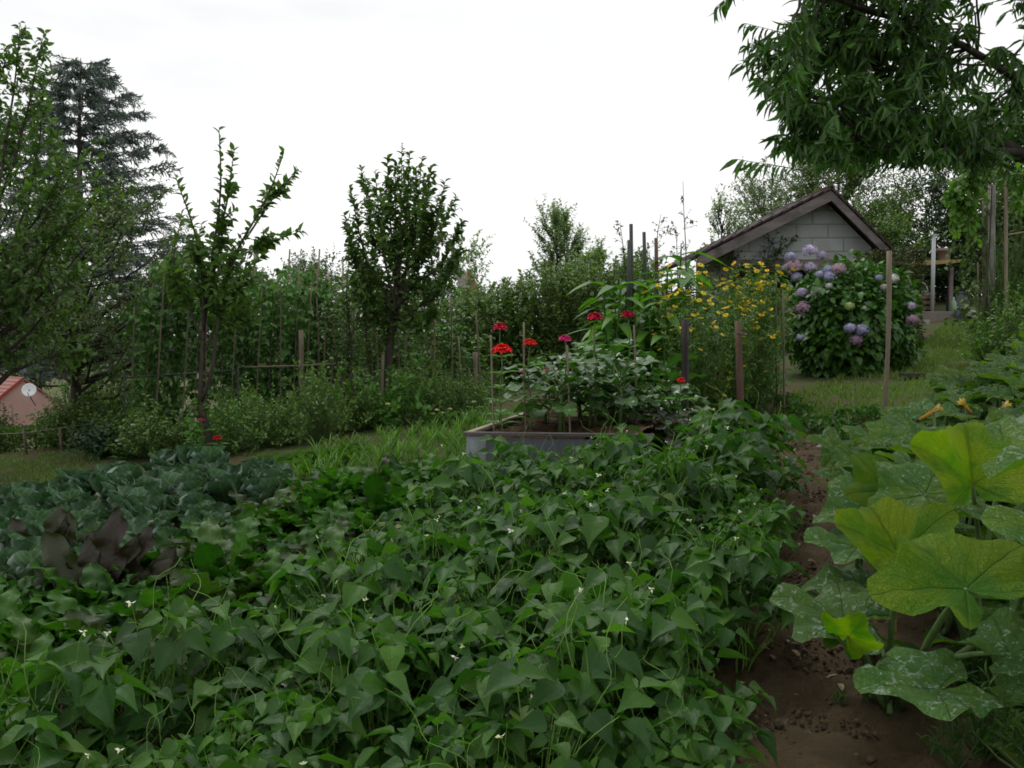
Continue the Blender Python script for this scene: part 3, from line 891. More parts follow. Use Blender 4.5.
rng = np.random.default_rng(41)
near_plants = [
    (gp(1.22, 3.15), 'largest squash plant on the path edge, with broad mottled and yellowing leaves', [
        (938, 690, 2.65, .225, (-1, -.05, -.03), (.0, -.16, 1), 'sq', .45, 'dark green leaf with silver mottling, closest over the path'),
        (966, 590, 2.5, .25, (-.25, .8, .3), (-.1, -.45, .9), 'sqb', .5, 'big yellow-green leaf standing up'),
        (899, 556, 2.85, .20, (-.15, .7, .5), (-.1, -.55, .8), 'sqy', .85, 'yellow-green folded leaf with a brown scorched centre'),
        (845, 622, 3.0, .235, (-.8, .45, .12), (-.1, -.25, 1), 'sq', .45, None),
        (848, 636, 2.85, .10, (.2, -.3, .55), (0, -.8, .5), 'sqb', .5, None),
        (1010, 655, 2.5, .17, (.9, .1, .2), (0, -.3, 1), 'sq', .3, None),
        (965, 645, 3.2, .15, (-.4, .6, -.1), (.3, -.1, 1), 'sqg', .3, None),
        (880, 640, 3.5, .14, (.5, .6, -.2), (0, -.2, 1), 'sqg', .3, None),
        (1025, 620, 3.0, .19, (.7, .4, .1), (0, -.2, 1), 'sqg', .3, None)]),
    (gp(1.62, 3.35), 'squash plant with two upright yellow lobes of leaf, behind the largest one', [
        (972, 484, 3.0, .205, (.1, .5, .7), (-.1, -.7, .65), 'sqy', 1.0, 'upright yellow-green leaf split in two lobes'),
        (1000, 520, 2.9, .17, (-.9, .1, .05), (0, -.12, 1), 'sq', .3, None),
        (1040, 560, 2.7, .2, (.2, -.3, .2), (-.3, -.3, .8), 'sqg', .3, None),
        (930, 520, 3.3, .19, (-.2, .5, .3), (0, -.5, .9), 'sqg', .4, None),
        (1010, 600, 3.1, .18, (.5, .6, 0), (0, -.1, 1), 'sqg', .3, None),
        (1045, 480, 3.0, .2, (.8, .3, .3), (-.2, -.5, .9), 'sqg', .4, None), (925, 495, 3.15, .2, (-.5, .6, .3), (-.1, -.5, .9), 'sqg', .5, None), (1005, 450, 3.4, .19, (.2, .7, .3), (0, -.5, .9), 'sqg', .5, None), (890, 490, 3.3, .17, (-.4, .6, .4), (-.1, -.6, .8), 'sqb', .5, None), (945, 445, 3.6, .18, (-.3, .7, .3), (0, -.4, .9), 'sqg', .4, None)]),
    (gp(1.28, 3.75), 'squash plant whose pale silvery leaves lean over the brown path', [
        (868, 515, 3.45, .20, (-.3, .7, .35), (-.1, -.6, .8), 'sq', .4, None),
        (858, 548, 3.3, .18, (-.9, .2, .1), (-.1, -.2, 1), 'sq', .3, None),
        (862, 590, 3.3, .20, (-.9, .3, .0), (-.1, -.3, 1), 'sq', .3, None),
        (915, 508, 3.5, .16, (.3, .5, .3), (0, -.6, .8), 'sq', .4, None),
        (905, 580, 3.5, .18, (.4, .5, .1), (0, -.4, .9), 'sqg', .4, None)]),
    (gp(1.75, 2.75), 'added squash plant, closest of all, mostly out of view at the right for shade', [  # extra plant; its leaves beyond the frame are put in to shade the corner
        (1090, 600, 2.55, .24, (.3, .5, .2), (0, -.2, 1), 'sqg', .4, None), (1100, 700, 2.4, .22, (.1, -.6, .1), (0, -.2, 1), 'sq', .4, None),
        (1050, 690, 2.9, .20, (-.3, .5, .1), (-.2, -.1, 1), 'sqg', .4, None), (1130, 520, 2.9, .25, (.3, .5, .2), (0, -.2, 1), 'sqg', .4, None),
        (1075, 640, 3.3, .2, (-.2, .5, .0), (0, -.1, 1), 'sqg', .4, None), (1010, 700, 3.1, .15, (-.6, .1, -.3), (-.1, 0, 1), 'sqg', .4, None),
        (985, 660, 3.6, .16, (-.6, .3, -.2), (-.2, 0, 1), 'sqg', .4, None), (1045, 745, 2.7, .17, (-.3, -.5, -.2), (0, 0, 1), 'sqg', .4, None), (960, 745, 3.0, .15, (-.5, -.3, -.2), (-.1, 0, 1), 'sqg', .4, None), (1000, 770, 2.8, .16, (-.2, -.6, -.1), (0, 0, 1), 'sqg', .4, None), (930, 640, 3.7, .15, (-.6, .3, -.2), (-.2, 0, 1), 'sqg', .4, None), (1110, 560, 2.2, .27, (.1, .3, .1), (0, -.1, 1), 'sqg', .4, None), (1100, 470, 2.3, .27, (-.2, .5, .1), (0, -.1, 1), 'sqg', .4, None)]),
]
for base, lab, leaves in near_plants:
    root = thing('squash_plant', lab, 'squash plant', base, 'squash plants on the right of the path')
    for (px, py, Y, sz, tip, nr, mt, fold, ll) in leaves:
        add_sqleaf(root, base, at(px, py, Y), A(*tip), A(*nr), sz, mt, rng, ll, fold)
    if 'largest' in lab:
        blossom(root, base, at(893, 612, 3.2), A(-.1, 0, 1), rng, .25)
mid = [(925, 480), (965, 470), (1025, 470), (905, 462), (945, 440), (1000, 440), (1060, 440), (935, 432), (975, 410), (1020, 405), (1080, 410), (1015, 378), (1060, 370), (1050, 352), (1075, 345), (1000, 392), (1090, 430), (1100, 460), (1110, 380), (960, 495), (1045, 385), (1060, 362)]
fl = {4: (933, 405), 8: (965, 400), 9: (1003, 402), 5: (1012, 428), 11: (992, 394)}
M_group = 'squash plants on the right of the path'
mid += [(990, 388), (1022, 364), (1052, 346), (966, 402), (1000, 372)]
for k, (px, py) in enumerate(mid):
    base = G(px, py, .52)
    r = thing('squash_plant', 'green squash plant with silver-dusted leaves in the patch up the slope', 'squash plant', base, M_group)
    for i in range(17):
        a = i * 2.4 + k; rd = rng.uniform(.05, .38)
        h = rng.uniform(.36, .66) - .3 * rd
        J = base + A(rd * cos(a), rd * sin(a), h)
        o_ = A(cos(a), sin(a), 0)
        add_sqleaf(r, base, J, norm(o_ + A(0, 0, rng.uniform(-.1, .6))), norm(A(0, -.35, 1) - o_ * rng.uniform(-.1, .5) + rng.normal(0, .15, 3)), rng.uniform(.10, .17), rng.choice(['sq', 'sqg', 'sqg']), rng, fold=.4)
    if k in fl:
        q = at(fl[k][0], fl[k][1], base[1] - .25)
        blossom(r, base, q - A(0, 0, .03), A(rng.normal(0, .8), -.5, .8), rng, .12)
        st = Geo(); st.tube(np.array([base, (base + q) / 2, q]), [.006, .006, .006], 6); st.build('flower_stalk', M['petiole'], r, base)

# ------------------------------------------------------------------ planter with soil
zr = .834
Pc = A(-.287, 6.5); dirL = norm(A(.407, 1.6)); dirF = norm(A(.98, -.12))
def pl(u, v, z): return A(Pc[0] + dirF[0] * u + dirL[0] * v, Pc[1] + dirF[1] * u + dirL[1] * v, z)
azF = math.atan2(dirF[1], dirF[0]); azL = math.atan2(dirL[1], dirL[0])
base = A(Pc[0], Pc[1], float(g(*Pc)))
root = thing('planter_box', 'raised planter with grey metal sides and a dark timber rim behind the beans', 'planter', base)
M['zinc'] = plainmat('weathered_zinc', (.17, .19, .21), (.28, .31, .34), 5, .5, .15, .5, dirt=((.10, .10, .10), 6))
M['slate'] = plainmat('dark_grey_panel', (.055, .065, .08), (.09, .10, .12), 5, .5, .2, .5, dirt=((.04, .04, .04), 5))
M['rim'] = plainmat('wet_rim_timber', (.045, .037, .036), (.12, .10, .095), 7, .7, .4, stretch=(.3, 1, 1))
M['rimpale'] = plainmat('pale_rim_timber', (.20, .16, .12), (.36, .30, .23), 7, .7, .4)
M['soil'] = plainmat('planter_soil', (.035, .022, .014), (.13, .08, .05), 9, .95, 1.0, .1, distance=.05)
q = Geo(); q.box(pl(.055, 0, zr - .21) - 0, (.13, .03, .38), azF); q.build('corner_post', M['zinc'], root, base, False, .004)
q = Geo(); q.box(pl(.655, 0, zr - .22), (1.07, .02, .36), azF); q.build('front_panel', M['slate'], root, base, False)
q = Geo()
for u in (.95,): q.box(pl(u, -.022, zr - .2), (.05, .022, .36), azF)
q.build('batten', M['cane_old'], root, base, False, .004)
q = Geo(); q.box(pl(0, .85, zr - .21), (1.7, .02, .36), azL); q.build('side_panel', M['slate'], root, base, False)
q = Geo(); q.box(pl(.59, -.004, zr - .012), (1.24, .055, .024), azF); q.build('rim', M['rim'], root, base, False, .004)
q = Geo(); q.box(pl(-.0, .88, zr - .012), (1.70, .045, .024), azL); q.build('rim', M['rimpale'], root, base, False, .004)
q = Geo(); u = np.linspace(.02, 1.18, 60); v = np.linspace(.02, 1.9, 60); UU, VV = np.meshgrid(u, v)
XX = Pc[0] + dirF[0] * UU + dirL[0] * VV; YY = Pc[1] + dirF[1] * UU + dirL[1] * VV
ZZ = zr - .05 + .12 * np.clip(UU - .6, 0, 1.2) + .03 * cn(XX, YY, 6) + .02 * cn(YY, XX, 17) + .01 * cn(XX, YY, 40)
ii = (np.arange(59)[:, None] * 60 + np.arange(59)[None]).ravel()
q.add(np.stack([XX, YY, ZZ], -1).reshape(-1, 3), np.stack([ii, ii + 1, ii + 61, ii + 60], -1)); q.build('soil_fill', M['soil'], root, base)
def soilz(x, y): return zr - .02 + .12 * max(0, min(1.2, x - Pc[0] - .6))

# soil bank right of the planter
bank = Geo(); u = np.linspace(.55, 2.0, 80); v = np.linspace(6.55, 8.9, 80); UU, VV = np.meshgrid(u, v)
e = np.clip(np.minimum(np.minimum(UU - .55, 2.0 - UU) / .3, np.minimum(VV - 6.55, 8.9 - VV) / .5), 0, 1)
ZZ = g(UU, VV) - .03 + e * (.30 + .04 * cn(UU, VV, 5) + .02 * cn(VV, UU, 15)) * np.clip((2.3 - UU) / .8, .15, 1)
ii = (np.arange(79)[:, None] * 80 + np.arange(79)[None]).ravel()
bank.add(np.stack([UU, VV, ZZ], -1).reshape(-1, 3), np.stack([ii, ii + 1, ii + 81, ii + 80], -1)); bank.build('soil_bank', M['soil'], kind='structure')
def bz(x, y): return max(float(g(x, y)), float(g(x, y)) + .2 * (1.0 < x < 2.4 and 6.7 < y < 8.7))

# broccoli-like plants
def brocc(seed):
    rng = np.random.default_rng(seed); L, S = Geo(), Geo()
    S.tube([A(0, 0, -.03), A(.01, 0, .15), A(0, .01, .32)], [.015, .014, .011], 7)
    for i in range(15):
        f = i / 15; a = i * 2.4; o = A(cos(a), sin(a), 0); b = A(0, 0, .08 + .24 * f)
        d = norm(o + A(0, 0, .35 + f * .9)); e = b + d * .10
        S.tube(np.array([b, e]), [.007, .005], 5)
        sz = .27 * (1.05 - .35 * f) * rng.uniform(.85, 1.15)
        L.inst(T_BROC, frames(norm(d + A(0, 0, -.15))[None], norm(A(0, 0, 1) - o * .5 + rng.normal(0, .2, 3))[None]), e[None], A(sz * 1.15, sz, sz)[None], rng.random(1))
    return L, S
bro = []
for i, (px, py, Y) in enumerate([(560, 425, 6.9), (590, 425, 7.1), (620, 425, 6.9), (648, 425, 7.2), (672, 425, 7.0), (580, 410, 7.7), (612, 410, 7.8), (640, 412, 7.7), (668, 412, 7.9), (545, 415, 7.5), (596, 400, 8.2), (655, 400, 8.3)]):
    p_ = at(px, py, Y); loc = A(p_[0], Y, soilz(p_[0], Y) if p_[0] < .9 else bz(p_[0], Y))
    if i < 3:
        L, S = brocc(i + 60)
        r = thing('broccoli_plant', 'broccoli plant with shiny grey-green lobed leaves behind the planter rim', 'broccoli plant', loc, 'broccoli plants in and behind the planter')
        L.build('leaves', M['brocc'], r); S.build('stem', M['stem'], r); bro.append(r)
    else: dup(bro[i % 3], loc, i * 1.9, 1.0 + .1 * (i % 4))
p_ = at(668, 428, 6.75)
L, S = brocc(99); r = thing('broccoli_plant', 'small broccoli plant with purple-grey leaves at the foot of the dark post', 'broccoli plant', A(p_[0], 6.75, bz(p_[0], 6.75)), 'broccoli plants in and behind the planter')
M['purple'] = leafmat('purple_grey_leaf', (.09, .07, .10), (.13, .11, .14), rough=.35, vein=.5, spec=.6)
L.build('leaves', M['purple'], r); S.build('stem', M['stem'], r); r.scale = (.7,) * 3

# ------------------------------------------------------------------ zinnias
def petalmat(name, c, c2=None):
    return leafmat(name, c, c2 or tuple(min(1, q * 1.25) for q in c), rough=.6, trans=.2, vein=0, back=1, tcol=(1.2, 1.2, 1.2), spec=.2)
M['z_red'] = petalmat('red_petal', (.62, .012, .012)); M['z_crimson'] = petalmat('crimson_petal', (.48, .012, .05)); M['z_pink'] = petalmat('pink_petal', (.62, .035, .20)); M['z_dull'] = petalmat('faded_coral_petal', (.40, .07, .07))
M['z_eye'] = plainmat('zinnia_eye', (.10, .05, .02), (.25, .14, .03), 60, .8)
def zinnia(px, py, Y, wpx, mat, label, basez, layers=7, lean=0, name='zinnia', cat='zinnia', group='zinnias around the planter'):
    rg = np.random.default_rng(int(px))
    head = at(px, py, Y); R = wpx * Y / F_PX / 2
    base = A(head[0] + lean, Y + rg.uniform(-.05, .05), basez)
    r = thing(name, label, cat, base, group)
    S, L, B, E = Geo(), Geo(), Geo(), Geo()
    top = head - A(0, 0, .25 * R)
    P, rr = limb(base - A(0, 0, .03), top, rg, .0055, .004, 8, 0, .03); S.tube(P, rr, 6); S.build('stem', M['stem'], r, base)
    n_ = 5
    for i in range(n_):
        t = .15 + .7 * i / n_
        p0, _ = along(P, np.array([t]))
        for sg in (0, pi):
            a = i * 1.57 + sg; d = A(cos(a), sin(a), .45)
            L.inst(T_HYD, frames(d[None], A(0, 0, 1)[None]), p0, rg.uniform(.09, .14), rg.random(1))
    L.build('leaves', M['zleaf'], r, base)
    for l in range(layers):
        k = 20 - l * 2; a = np.arange(k) * 2 * pi / k + l * .4
        o = np.stack([np.cos(a), np.sin(a), np.zeros(k)], -1)
        d = norm(o + A(0, 0, -.10 + .11 * l) + rg.normal(0, .09, (k, 3)))
        B.inst(T_HYD, frames(d, np.tile(A(0, 0, 1), (k, 1)) - o * .2), top + A(0, 0, R * (.14 + .045 * l)) + o * R * .05, R * (1.08 - .10 * l) * rg.uniform(.85, 1.1, k), rg.random(k))
    B.build('petals', M[mat], r, base)
    E.inst(T_ROCK, frames(A(1, 0, 0)[None], A(0, 0, 1)[None]), (top + A(0, 0, R * .52))[None], R * .18, rg.random(1)); E.build('eye', M['z_eye'], r, base)
    return r
sz_ = soilz(0, 7)
zinnia(502, 347, 6.65, 20, 'z_red', 'largest bright red zinnia standing at the planter corner', sz_)
zinnia(500, 325, 7.0, 15, 'z_crimson', 'crimson zinnia just above the largest red one', sz_)
zinnia(530, 341, 6.95, 14, 'z_red', 'small bright red zinnia beside a thin cane at the planter', sz_)
zinnia(565, 337, 6.9, 13, 'z_pink', 'magenta pink zinnia tied to a pale cane in the planter', sz_)
zinnia(595, 315, 7.1, 16, 'z_crimson', 'crimson zinnia on a tall stem above the broccoli leaves', sz_)
zinnia(628, 313, 7.0, 14, 'z_crimson', 'tallest dark pink zinnia near the green stakes', sz_ + .05)
zinnia(523, 370, 7.6, 8, 'z_pink', 'tiny pink zinnia half hidden low behind the planter corner', sz_)
zinnia(549, 369, 7.6, 16, 'z_dull', 'faded coral zinnia low behind the planter', sz_)
zinnia(681, 379, 6.9, 9, 'z_red', 'small red zinnia touching the dark wooden post', bz(1.2, 6.9))
zinnia(201, 419, 9.8, 6, 'z_pink', 'small pink zinnia beside the sapling trunk', float(g(-3, 9.8)), 6, group='zinnias by the sapling')
zinnia(217, 437, 9.7, 9, 'z_red', 'small red zinnia right at the foot of the sapling trunk', float(g(-2.9, 9.7)), 6, group='zinnias by the sapling')
M['dahlia_white'] = petalmat('white_dahlia_petal', (.70, .70, .58))
for i, (px, py) in enumerate([(133, 424), (120, 443), (127, 447), (135, 446), (139, 438), (117, 440), (131, 431)]):
    zinnia(px, py, 10.5, 5, 'dahlia_white', 'small white dahlia bloom in the clump by the thin metal frame', float(g(-4.2, 10.9)), 3, name='dahlia', cat='dahlia', group='white dahlias')
M['cream'] = petalmat('cream_petal', (.55, .55, .25))
for i, (px, py) in enumerate([(433, 413), (442, 412), (450, 408), (388, 403), (474, 401), (437, 409), (318, 438)]):
    zinnia(px, py, 10.8, 5, 'cream', 'pale yellow dahlia bloom low in front of the cane rows', float(g((px - 512) / F_PX * 10.8, 10.8)), 3, name='dahlia', cat='dahlia', group='pale yellow dahlias')

# ------------------------------------------------------------------ stakes and posts
def stake(name, label, cat, a, b, r, mat, n=8, group=None, below=.15):
    """a is the top, b the foot"""
    q = Geo(); a = np.asarray(a); b = np.asarray(b)
    d = norm(a - b); b2 = b - d * below
    t = np.linspace(0, 1, 7)[:, None]
    rg = np.random.default_rng(int(abs(a[0]) * 1000) % 9999)
    P = b2 + (a - b2) * t + np.sin(t * 3.1) * rg.normal(0, .006, 3)
    q.tube(P, r * rg.uniform(.93, 1.07, 7), n)
    o = q.build(name, M[mat], None, b); tag(o, label, cat, group); return o
def foot(px, Y): x = (px - 512) / F_PX * Y; return gp(x, Y)
f_ = foot(685, 7.4); f_[2] += .1
stake('wooden_post', 'dark wet wooden post standing between broccoli and yellow flowers', 'post', at(685, 319, 7.4), f_, .030, 'post_dark', 4)
f_ = foot(741, 8.1)
stake('wooden_post', 'short thick brown post at the edge of the yellow flower patch', 'post', at(738, 321, 8.1), f_, .030, 'post_wood')
q = Geo(); b_ = at(742, 334, 8.06); t = np.linspace(0, 2 * pi, 13); q.tube(np.stack([b_[0] + .042 * np.cos(t), 8.1 + .042 * np.sin(t), b_[2] + .01 * np.sin(2 * t)], -1), .006, 5, cap=False)
tag(q.build('twine_loop', M['cane_old'], None, b_), 'twine loop tied round the short brown post', 'twine')
stake('cane', 'straight brown cane standing alone on the lawn before the hydrangea', 'cane', at(889, 251, 8.2), foot(884, 8.2), .020, 'cane')
stake('wooden_stake', 'short brown stake in the shade of the yellow flowers', 'stake', at(719, 358, 8.8), foot(719, 8.8), .02, 'post_wood')
stake('green_stake', 'tallest green garden stake above the leafy corn', 'stake', at(631, 224, 9.6), foot(634, 9.6), .018, 'green_stake', group='green stakes in the corn')
stake('green_stake', 'shortest green garden stake, left of the tallest one', 'stake', at(629, 240, 9.4), foot(628, 9.4), .018, 'green_stake', group='green stakes in the corn')
stake('green_stake', 'green garden stake leaning slightly, right of the tallest one', 'stake', at(644, 232, 9.8), foot(650, 9.8), .018, 'green_stake', group='green stakes in the corn')
stake('wooden_stake', 'rusty brown stake standing beside the three green stakes', 'stake', at(656, 238, 9.9), foot(660, 9.9), .02, 'post_wood')
for px, pt, Y, lab in [(567, 345, 6.85, 'pale thin cane holding the magenta zinnia'), (524, 322, 7.05, 'thin cane beside the small red zinnia'), (491, 335, 6.95, 'short thin cane left of the red zinnias'),
                       (594, 328, 7.15, 'thin cane behind the crimson zinnia'), (634, 325, 7.1, 'thin cane holding the tallest dark pink zinnia')]:
    x = at(px, pt, Y)[0]; stake('flower_cane', lab, 'cane', at(px, pt, Y), A(x + .02, Y, soilz(x, Y)), .0075, 'cane', 6, 'thin canes in the planter')
for px, pt, Y, lab in [(776, 275, 9.3, 'thin dark cane at the right end of the yellow flowers'), (783, 290, 9.0, 'second thin dark cane beside the hydrangea'), (762, 300, 9.4, 'thin dark cane among the yellow flowers')]:
    stake('flower_cane', lab, 'cane', at(px, pt, Y), foot(px + 2, Y), .009, 'cane_old', 6, 'thin dark canes by the hydrangea')
# bare twigs rising against the sky
def bare(pts, label, Y, leafy=0, seed=0):
    rg = np.random.default_rng(seed); W, L = Geo(), Geo()
    P = np.array([at(px, py, Y) for px, py in pts]); b = foot(pts[-1][0], Y); P = np.vstack([P, b - A(0, 0, .1)])[::-1]
    W.tube(P, np.linspace(.009, .002, len(P)), 5)
    tt = rg.uniform(.4, .97, 14); s_, dr = along(P, tt)
    twigs(W, L, s_, dr * .5 + rdir(rg, 14) * .8, rg.uniform(.05, .16, 14), rg, T_SMALL, .035, 3 if not leafy else 7, rad=.0022, t0=.5)
    r = thing('bare_sapling', label, 'sapling', b); W.build('trunk', M['bark'], r, b); L.build('leaves', M['fartree'], r, b)
bare([(620, 222), (623, 245), (626, 280)], 'thin bare twig rising left of the green stakes', 9.9, 0, 1)
bare([(661, 214), (658, 230), (656, 250), (655, 280)], 'thin crooked twig rising beside the rusty stake', 10.2, 0, 2)
bare([(683, 181), (684, 215), (686, 250), (686, 290)], 'tallest thin bare twig against the sky above the yellow flowers', 9.6, 0, 3)
bare([(676, 226), (677, 250), (678, 290)], 'short leafy sapling left of the tallest bare twig', 11, 1, 4)
bare([(645, 250), (648, 265), (648, 290)], 'short twiggy sapling behind the green stakes', 11, 1, 5)

# ------------------------------------------------------------------ corn-like plants
def corn(seed):
    rng = np.random.default_rng(seed); L, S = Geo(), Geo()
    P, rr = limb(A(0, 0, -.05), A(.02, .03, 1.35), rng, .015, .007, 10, 0, .01); S.tube(P, rr, 7)
    for i in range(28):
        t = .12 + .87 * i / 28; p0, _ = along(P, np.array([t])); a = i * 2.6 + rng.uniform(-.3, .3); o = A(cos(a), sin(a), 0)
        d = norm(o + A(0, 0, rng.uniform(.2, .9))); sz = rng.uniform(.24, .36)
        L.inst(T_CORN, frames(d[None], norm(A(0, 0, 1) - o * .6)[None]), p0, A(sz * 2.5, sz, sz)[None], rng.random(1))
    return L, S
cr = []
for i, (px, Y) in enumerate([(612, 9.6), (624, 10.1), (638, 9.5), (652, 9.9), (664, 9.5), (676, 10.1), (603, 10.3), (645, 10.5), (690, 9.8), (630, 10.8), (660, 10.7), (617, 9.1), (650, 9.0), (668, 8.9), (606, 9.3), (634, 9.2), (660, 9.3), (684, 9.3), (642, 9.8), (618, 9.8), (672, 10.6), (696, 10.5)]):
    loc = foot(px, Y); s_ = .86 + .12 * (i % 3) + (.12 if 3 <= i <= 5 else -.05)
    if i < 3:
        L, S = corn(i); r = thing('corn_plant', 'green corn plant with broad drooping leaves around the green stakes', 'corn plant', loc, 'corn plants behind the zinnias')
        L.build('leaves', M['corn'], r); S.build('stalk', M['stem'], r); r.scale = (s_,) * 3; cr.append(r)
    else: dup(cr[i % 3], loc, i * 1.1, s_)

# ------------------------------------------------------------------ yellow flowers
M['yellow'] = petalmat('yellow_petal', (.80, .68, .04), (.82, .58, .02)); M['ycone'] = plainmat('flower_cone', (.10, .05, .01), (.25, .14, .02), 50, .8)
def yplant(seed, H):
    rng = np.random.default_rng(seed); L, S = Geo(), Geo(); tips = []
    for i in range(9):
        a = rng.uniform(0, 6.28); r_ = rng.uniform(.05, .28); tip = A(r_ * cos(a), r_ * sin(a), H * rng.uniform(.72, 1.02))
        P, rr = limb(A(.03 * cos(a), .03 * sin(a), -.03), tip, rng, .0045, .002, 8, -.01, .02); S.tube(P, rr, 4, cap=False); tips.append(tip)
        k = 26; s_, dr = along(P, rng.uniform(.08, .97, k))
        D = norm(dr * .8 + rdir(rng, k) * .8)
        twigs(S, L, s_, D, rng.uniform(.06, .18, k), rng, T_LANCE, .055, 6, bend=-.02, spread=.7, rad=.0012)
        for j in rng.integers(0, k, 2): tips.append(s_[j] + D[j] * .12 + A(0, 0, .05))
    return L, S, tips
def yflower(root, p, rg, R=.026):
    q = Geo(); k = 9; a = np.arange(k) * 2 * pi / k; ax = norm(A(rg.normal(0, .4), -.35 + rg.normal(0, .3), 1))
    Fm = frames(ax[None], A(1, .1, 0)[None])[0]
    o = Fm[:, 0][None] * np.cos(a)[:, None] + Fm[:, 2][None] * np.sin(a)[:, None]
    q.inst(T_HYD, frames(norm(o + ax * .05), np.tile(ax, (k, 1))), p + o * .004, R, rg.random(k), 0)
    q.inst(T_ROCK, np.eye(3)[None], (p + ax * .004)[None], R * .26, rg.random(1), 1)
    return q.build('flower', [M['yellow'], M['ycone']], root)
rg = np.random.default_rng(14); ypl = []
ysp = [(668, 9.4), (682, 9.0), (697, 9.5), (712, 9.1), (727, 9.6), (742, 9.2), (757, 9.7), (770, 9.3), (690, 10.1), (706, 10.3), (722, 10.2), (738, 10.4), (752, 10.4), (765, 10.1), (675, 8.6), (715, 8.6), (735, 8.7), (756, 8.8), (700, 8.4)]
for i, (px, Y) in enumerate(ysp):
    loc = foot(px, Y); H = (1.42, 1.3, 1.5, 1.36)[i % 4]
    if i < 4:
        L, S, tips = yplant(i + 5, H)
        r = thing('yellow_flower_plant', 'tall feathery plant with small yellow daisy flowers in the patch left of the hydrangea', 'flowering plant', loc, 'yellow flowers beside the shed')
        L.build('foliage', M['feather'], r); S.build('stems', M['stem'], r); ypl.append(r)
        for t_ in tips[:9] + [q_ for q_ in tips[9:] if q_[2] > .62 * H or rg.random() < .2][:9]: yflower(r, t_ + A(0, 0, .01), rg, rg.uniform(.020, .033))
    else: dup(ypl[i % 4], loc, i * 2.1, .84 if i >= 14 else rg.uniform(.95, 1.08))

# ------------------------------------------------------------------ hydrangea
rg = np.random.default_rng(50)
HC = at(850, 327, 11.9); HR = A(.80, .72, .80)
base = gp(HC[0], HC[1]); root = thing('hydrangea', 'large rounded hydrangea bush with blue and lilac flower heads before the shed', 'hydrangea', base)
k = 5200; q_ = rdir(rg, k); lum = 1 + .10 * np.sin(q_[:, 0] * 6 + 1) * np.sin(q_[:, 1] * 5) + .08 * np.sin(q_[:, 2] * 8 + q_[:, 0] * 5)
rad = rg.uniform(.45, 1.0, k) ** .6 * .98 * lum
pos = HC + q_ * HR * rad[:, None]; pos[:, 2] = np.maximum(pos[:, 2], base[2] + .03)
L = Geo(); D = norm(q_ * .8 + A(0, 0, -.35) + rg.normal(0, .5, (k, 3)))
L.inst(T_HYD, frames(D, norm(q_ * .7 + A(0, 0, .8) + rg.normal(0, .25, (k, 3)))), pos, rg.uniform(.07, .12, k), rg.random(k)); L.build('foliage', M['hyd'], root, base)
W = Geo()
for i in range(26):
    v = rdir(rg, 1)[0]; v[2] = abs(v[2]); P, rr = limb(base + A(v[0], v[1], 0) * .08, HC + v * HR * .85, rg, .010, .004, 6, -.05); W.tube(P, rr, 5)
W.build('stems', M['bark'], root, base)
hc = {'b': ((.28, .29, .48), (.46, .45, .62)), 'l': ((.38, .32, .48), (.56, .50, .64)), 'p': ((.48, .30, .42), (.60, .46, .50)), 'm': ((.30, .18, .28), (.42, .30, .38)), 'w': ((.50, .52, .48), (.62, .60, .58)), 'g': ((.35, .45, .25), (.5, .55, .4))}
for k_, (c1, c2) in hc.items():
    M['hf_' + k_] = leafmat('hydrangea_floret_' + k_, c1, c2, rough=.7, trans=.15, vein=0, back=1, tcol=(1, 1, 1), spec=.15)
heads = [(791, 257, 6, 'b'), (810, 251, 7.5, 'l'), (822, 256, 6, 'l'), (794, 267, 9, 'p'), (797, 277, 6, 'b'), (811, 268, 7.5, 'l'), (820, 275, 5.5, 'b'), (828, 270, 5.5, 'b'), (839, 269, 7, 'p'), (829, 277, 6, 'b'),
         (802, 293, 6, 'l'), (816, 292, 5.5, 'w'), (803, 308, 8, 'm'), (850, 306, 5, 'g'), (850, 328, 6, 'b'), (862, 330, 7, 'b'), (856, 340, 6.5, 'm'), (893, 279, 6, 'w'), (879, 278, 4, 'b'), (911, 306, 5, 'l'),
         (912, 320, 6.5, 'm'), (801, 337, 4.5, 'b'), (829, 286, 3.5, 'w'), (884, 287, 4, 'w'), (790, 312, 4, 'm'), (786, 268, 4.5, 'b')]
words = {'b': 'blue', 'l': 'lilac', 'p': 'pale pink', 'm': 'faded mauve', 'w': 'whitish', 'g': 'greenish white'}
for (px, py, rp, cc) in heads:
    d = ray(px, py); oc = (A(0, 0, CAM_Z) - HC) / HR; dd = d / HR
    a_ = dd @ dd; b_ = 2 * oc @ dd; c_ = oc @ oc - 1.0; disc = b_ * b_ - 4 * a_ * c_
    t = (-b_ - math.sqrt(max(disc, 0))) / (2 * a_); p0 = A(0, 0, CAM_Z) + d * t; R = rp * p0[1] / F_PX
    k = 110; v = rdir(rg, k); v = v[(v @ norm(p0 - HC)) > -.55]; k = len(v)
    q = Geo(); Rv = A(1, 1, .82)
    for s_ in range(2):
        x = norm(np.cross(v, rdir(rg, k)))
        q.inst(T_SMALL, frames(x, v + rg.normal(0, .2, (k, 3))), p0 + v * R * Rv - x * R * .13, R * .34, rg.random(k))
        y = np.cross(v, x); q.inst(T_SMALL, frames(y, v + rg.normal(0, .2, (k, 3))), p0 + v * R * Rv - y * R * .13, R * .34, rg.random(k))
    q.inst(T_ROCK, np.eye(3)[None], p0[None], R * .85, rg.random(1))
    o = q.build('flower_head', M['hf_' + cc], root, base); o['label'] = words[cc] + ' hydrangea flower head'

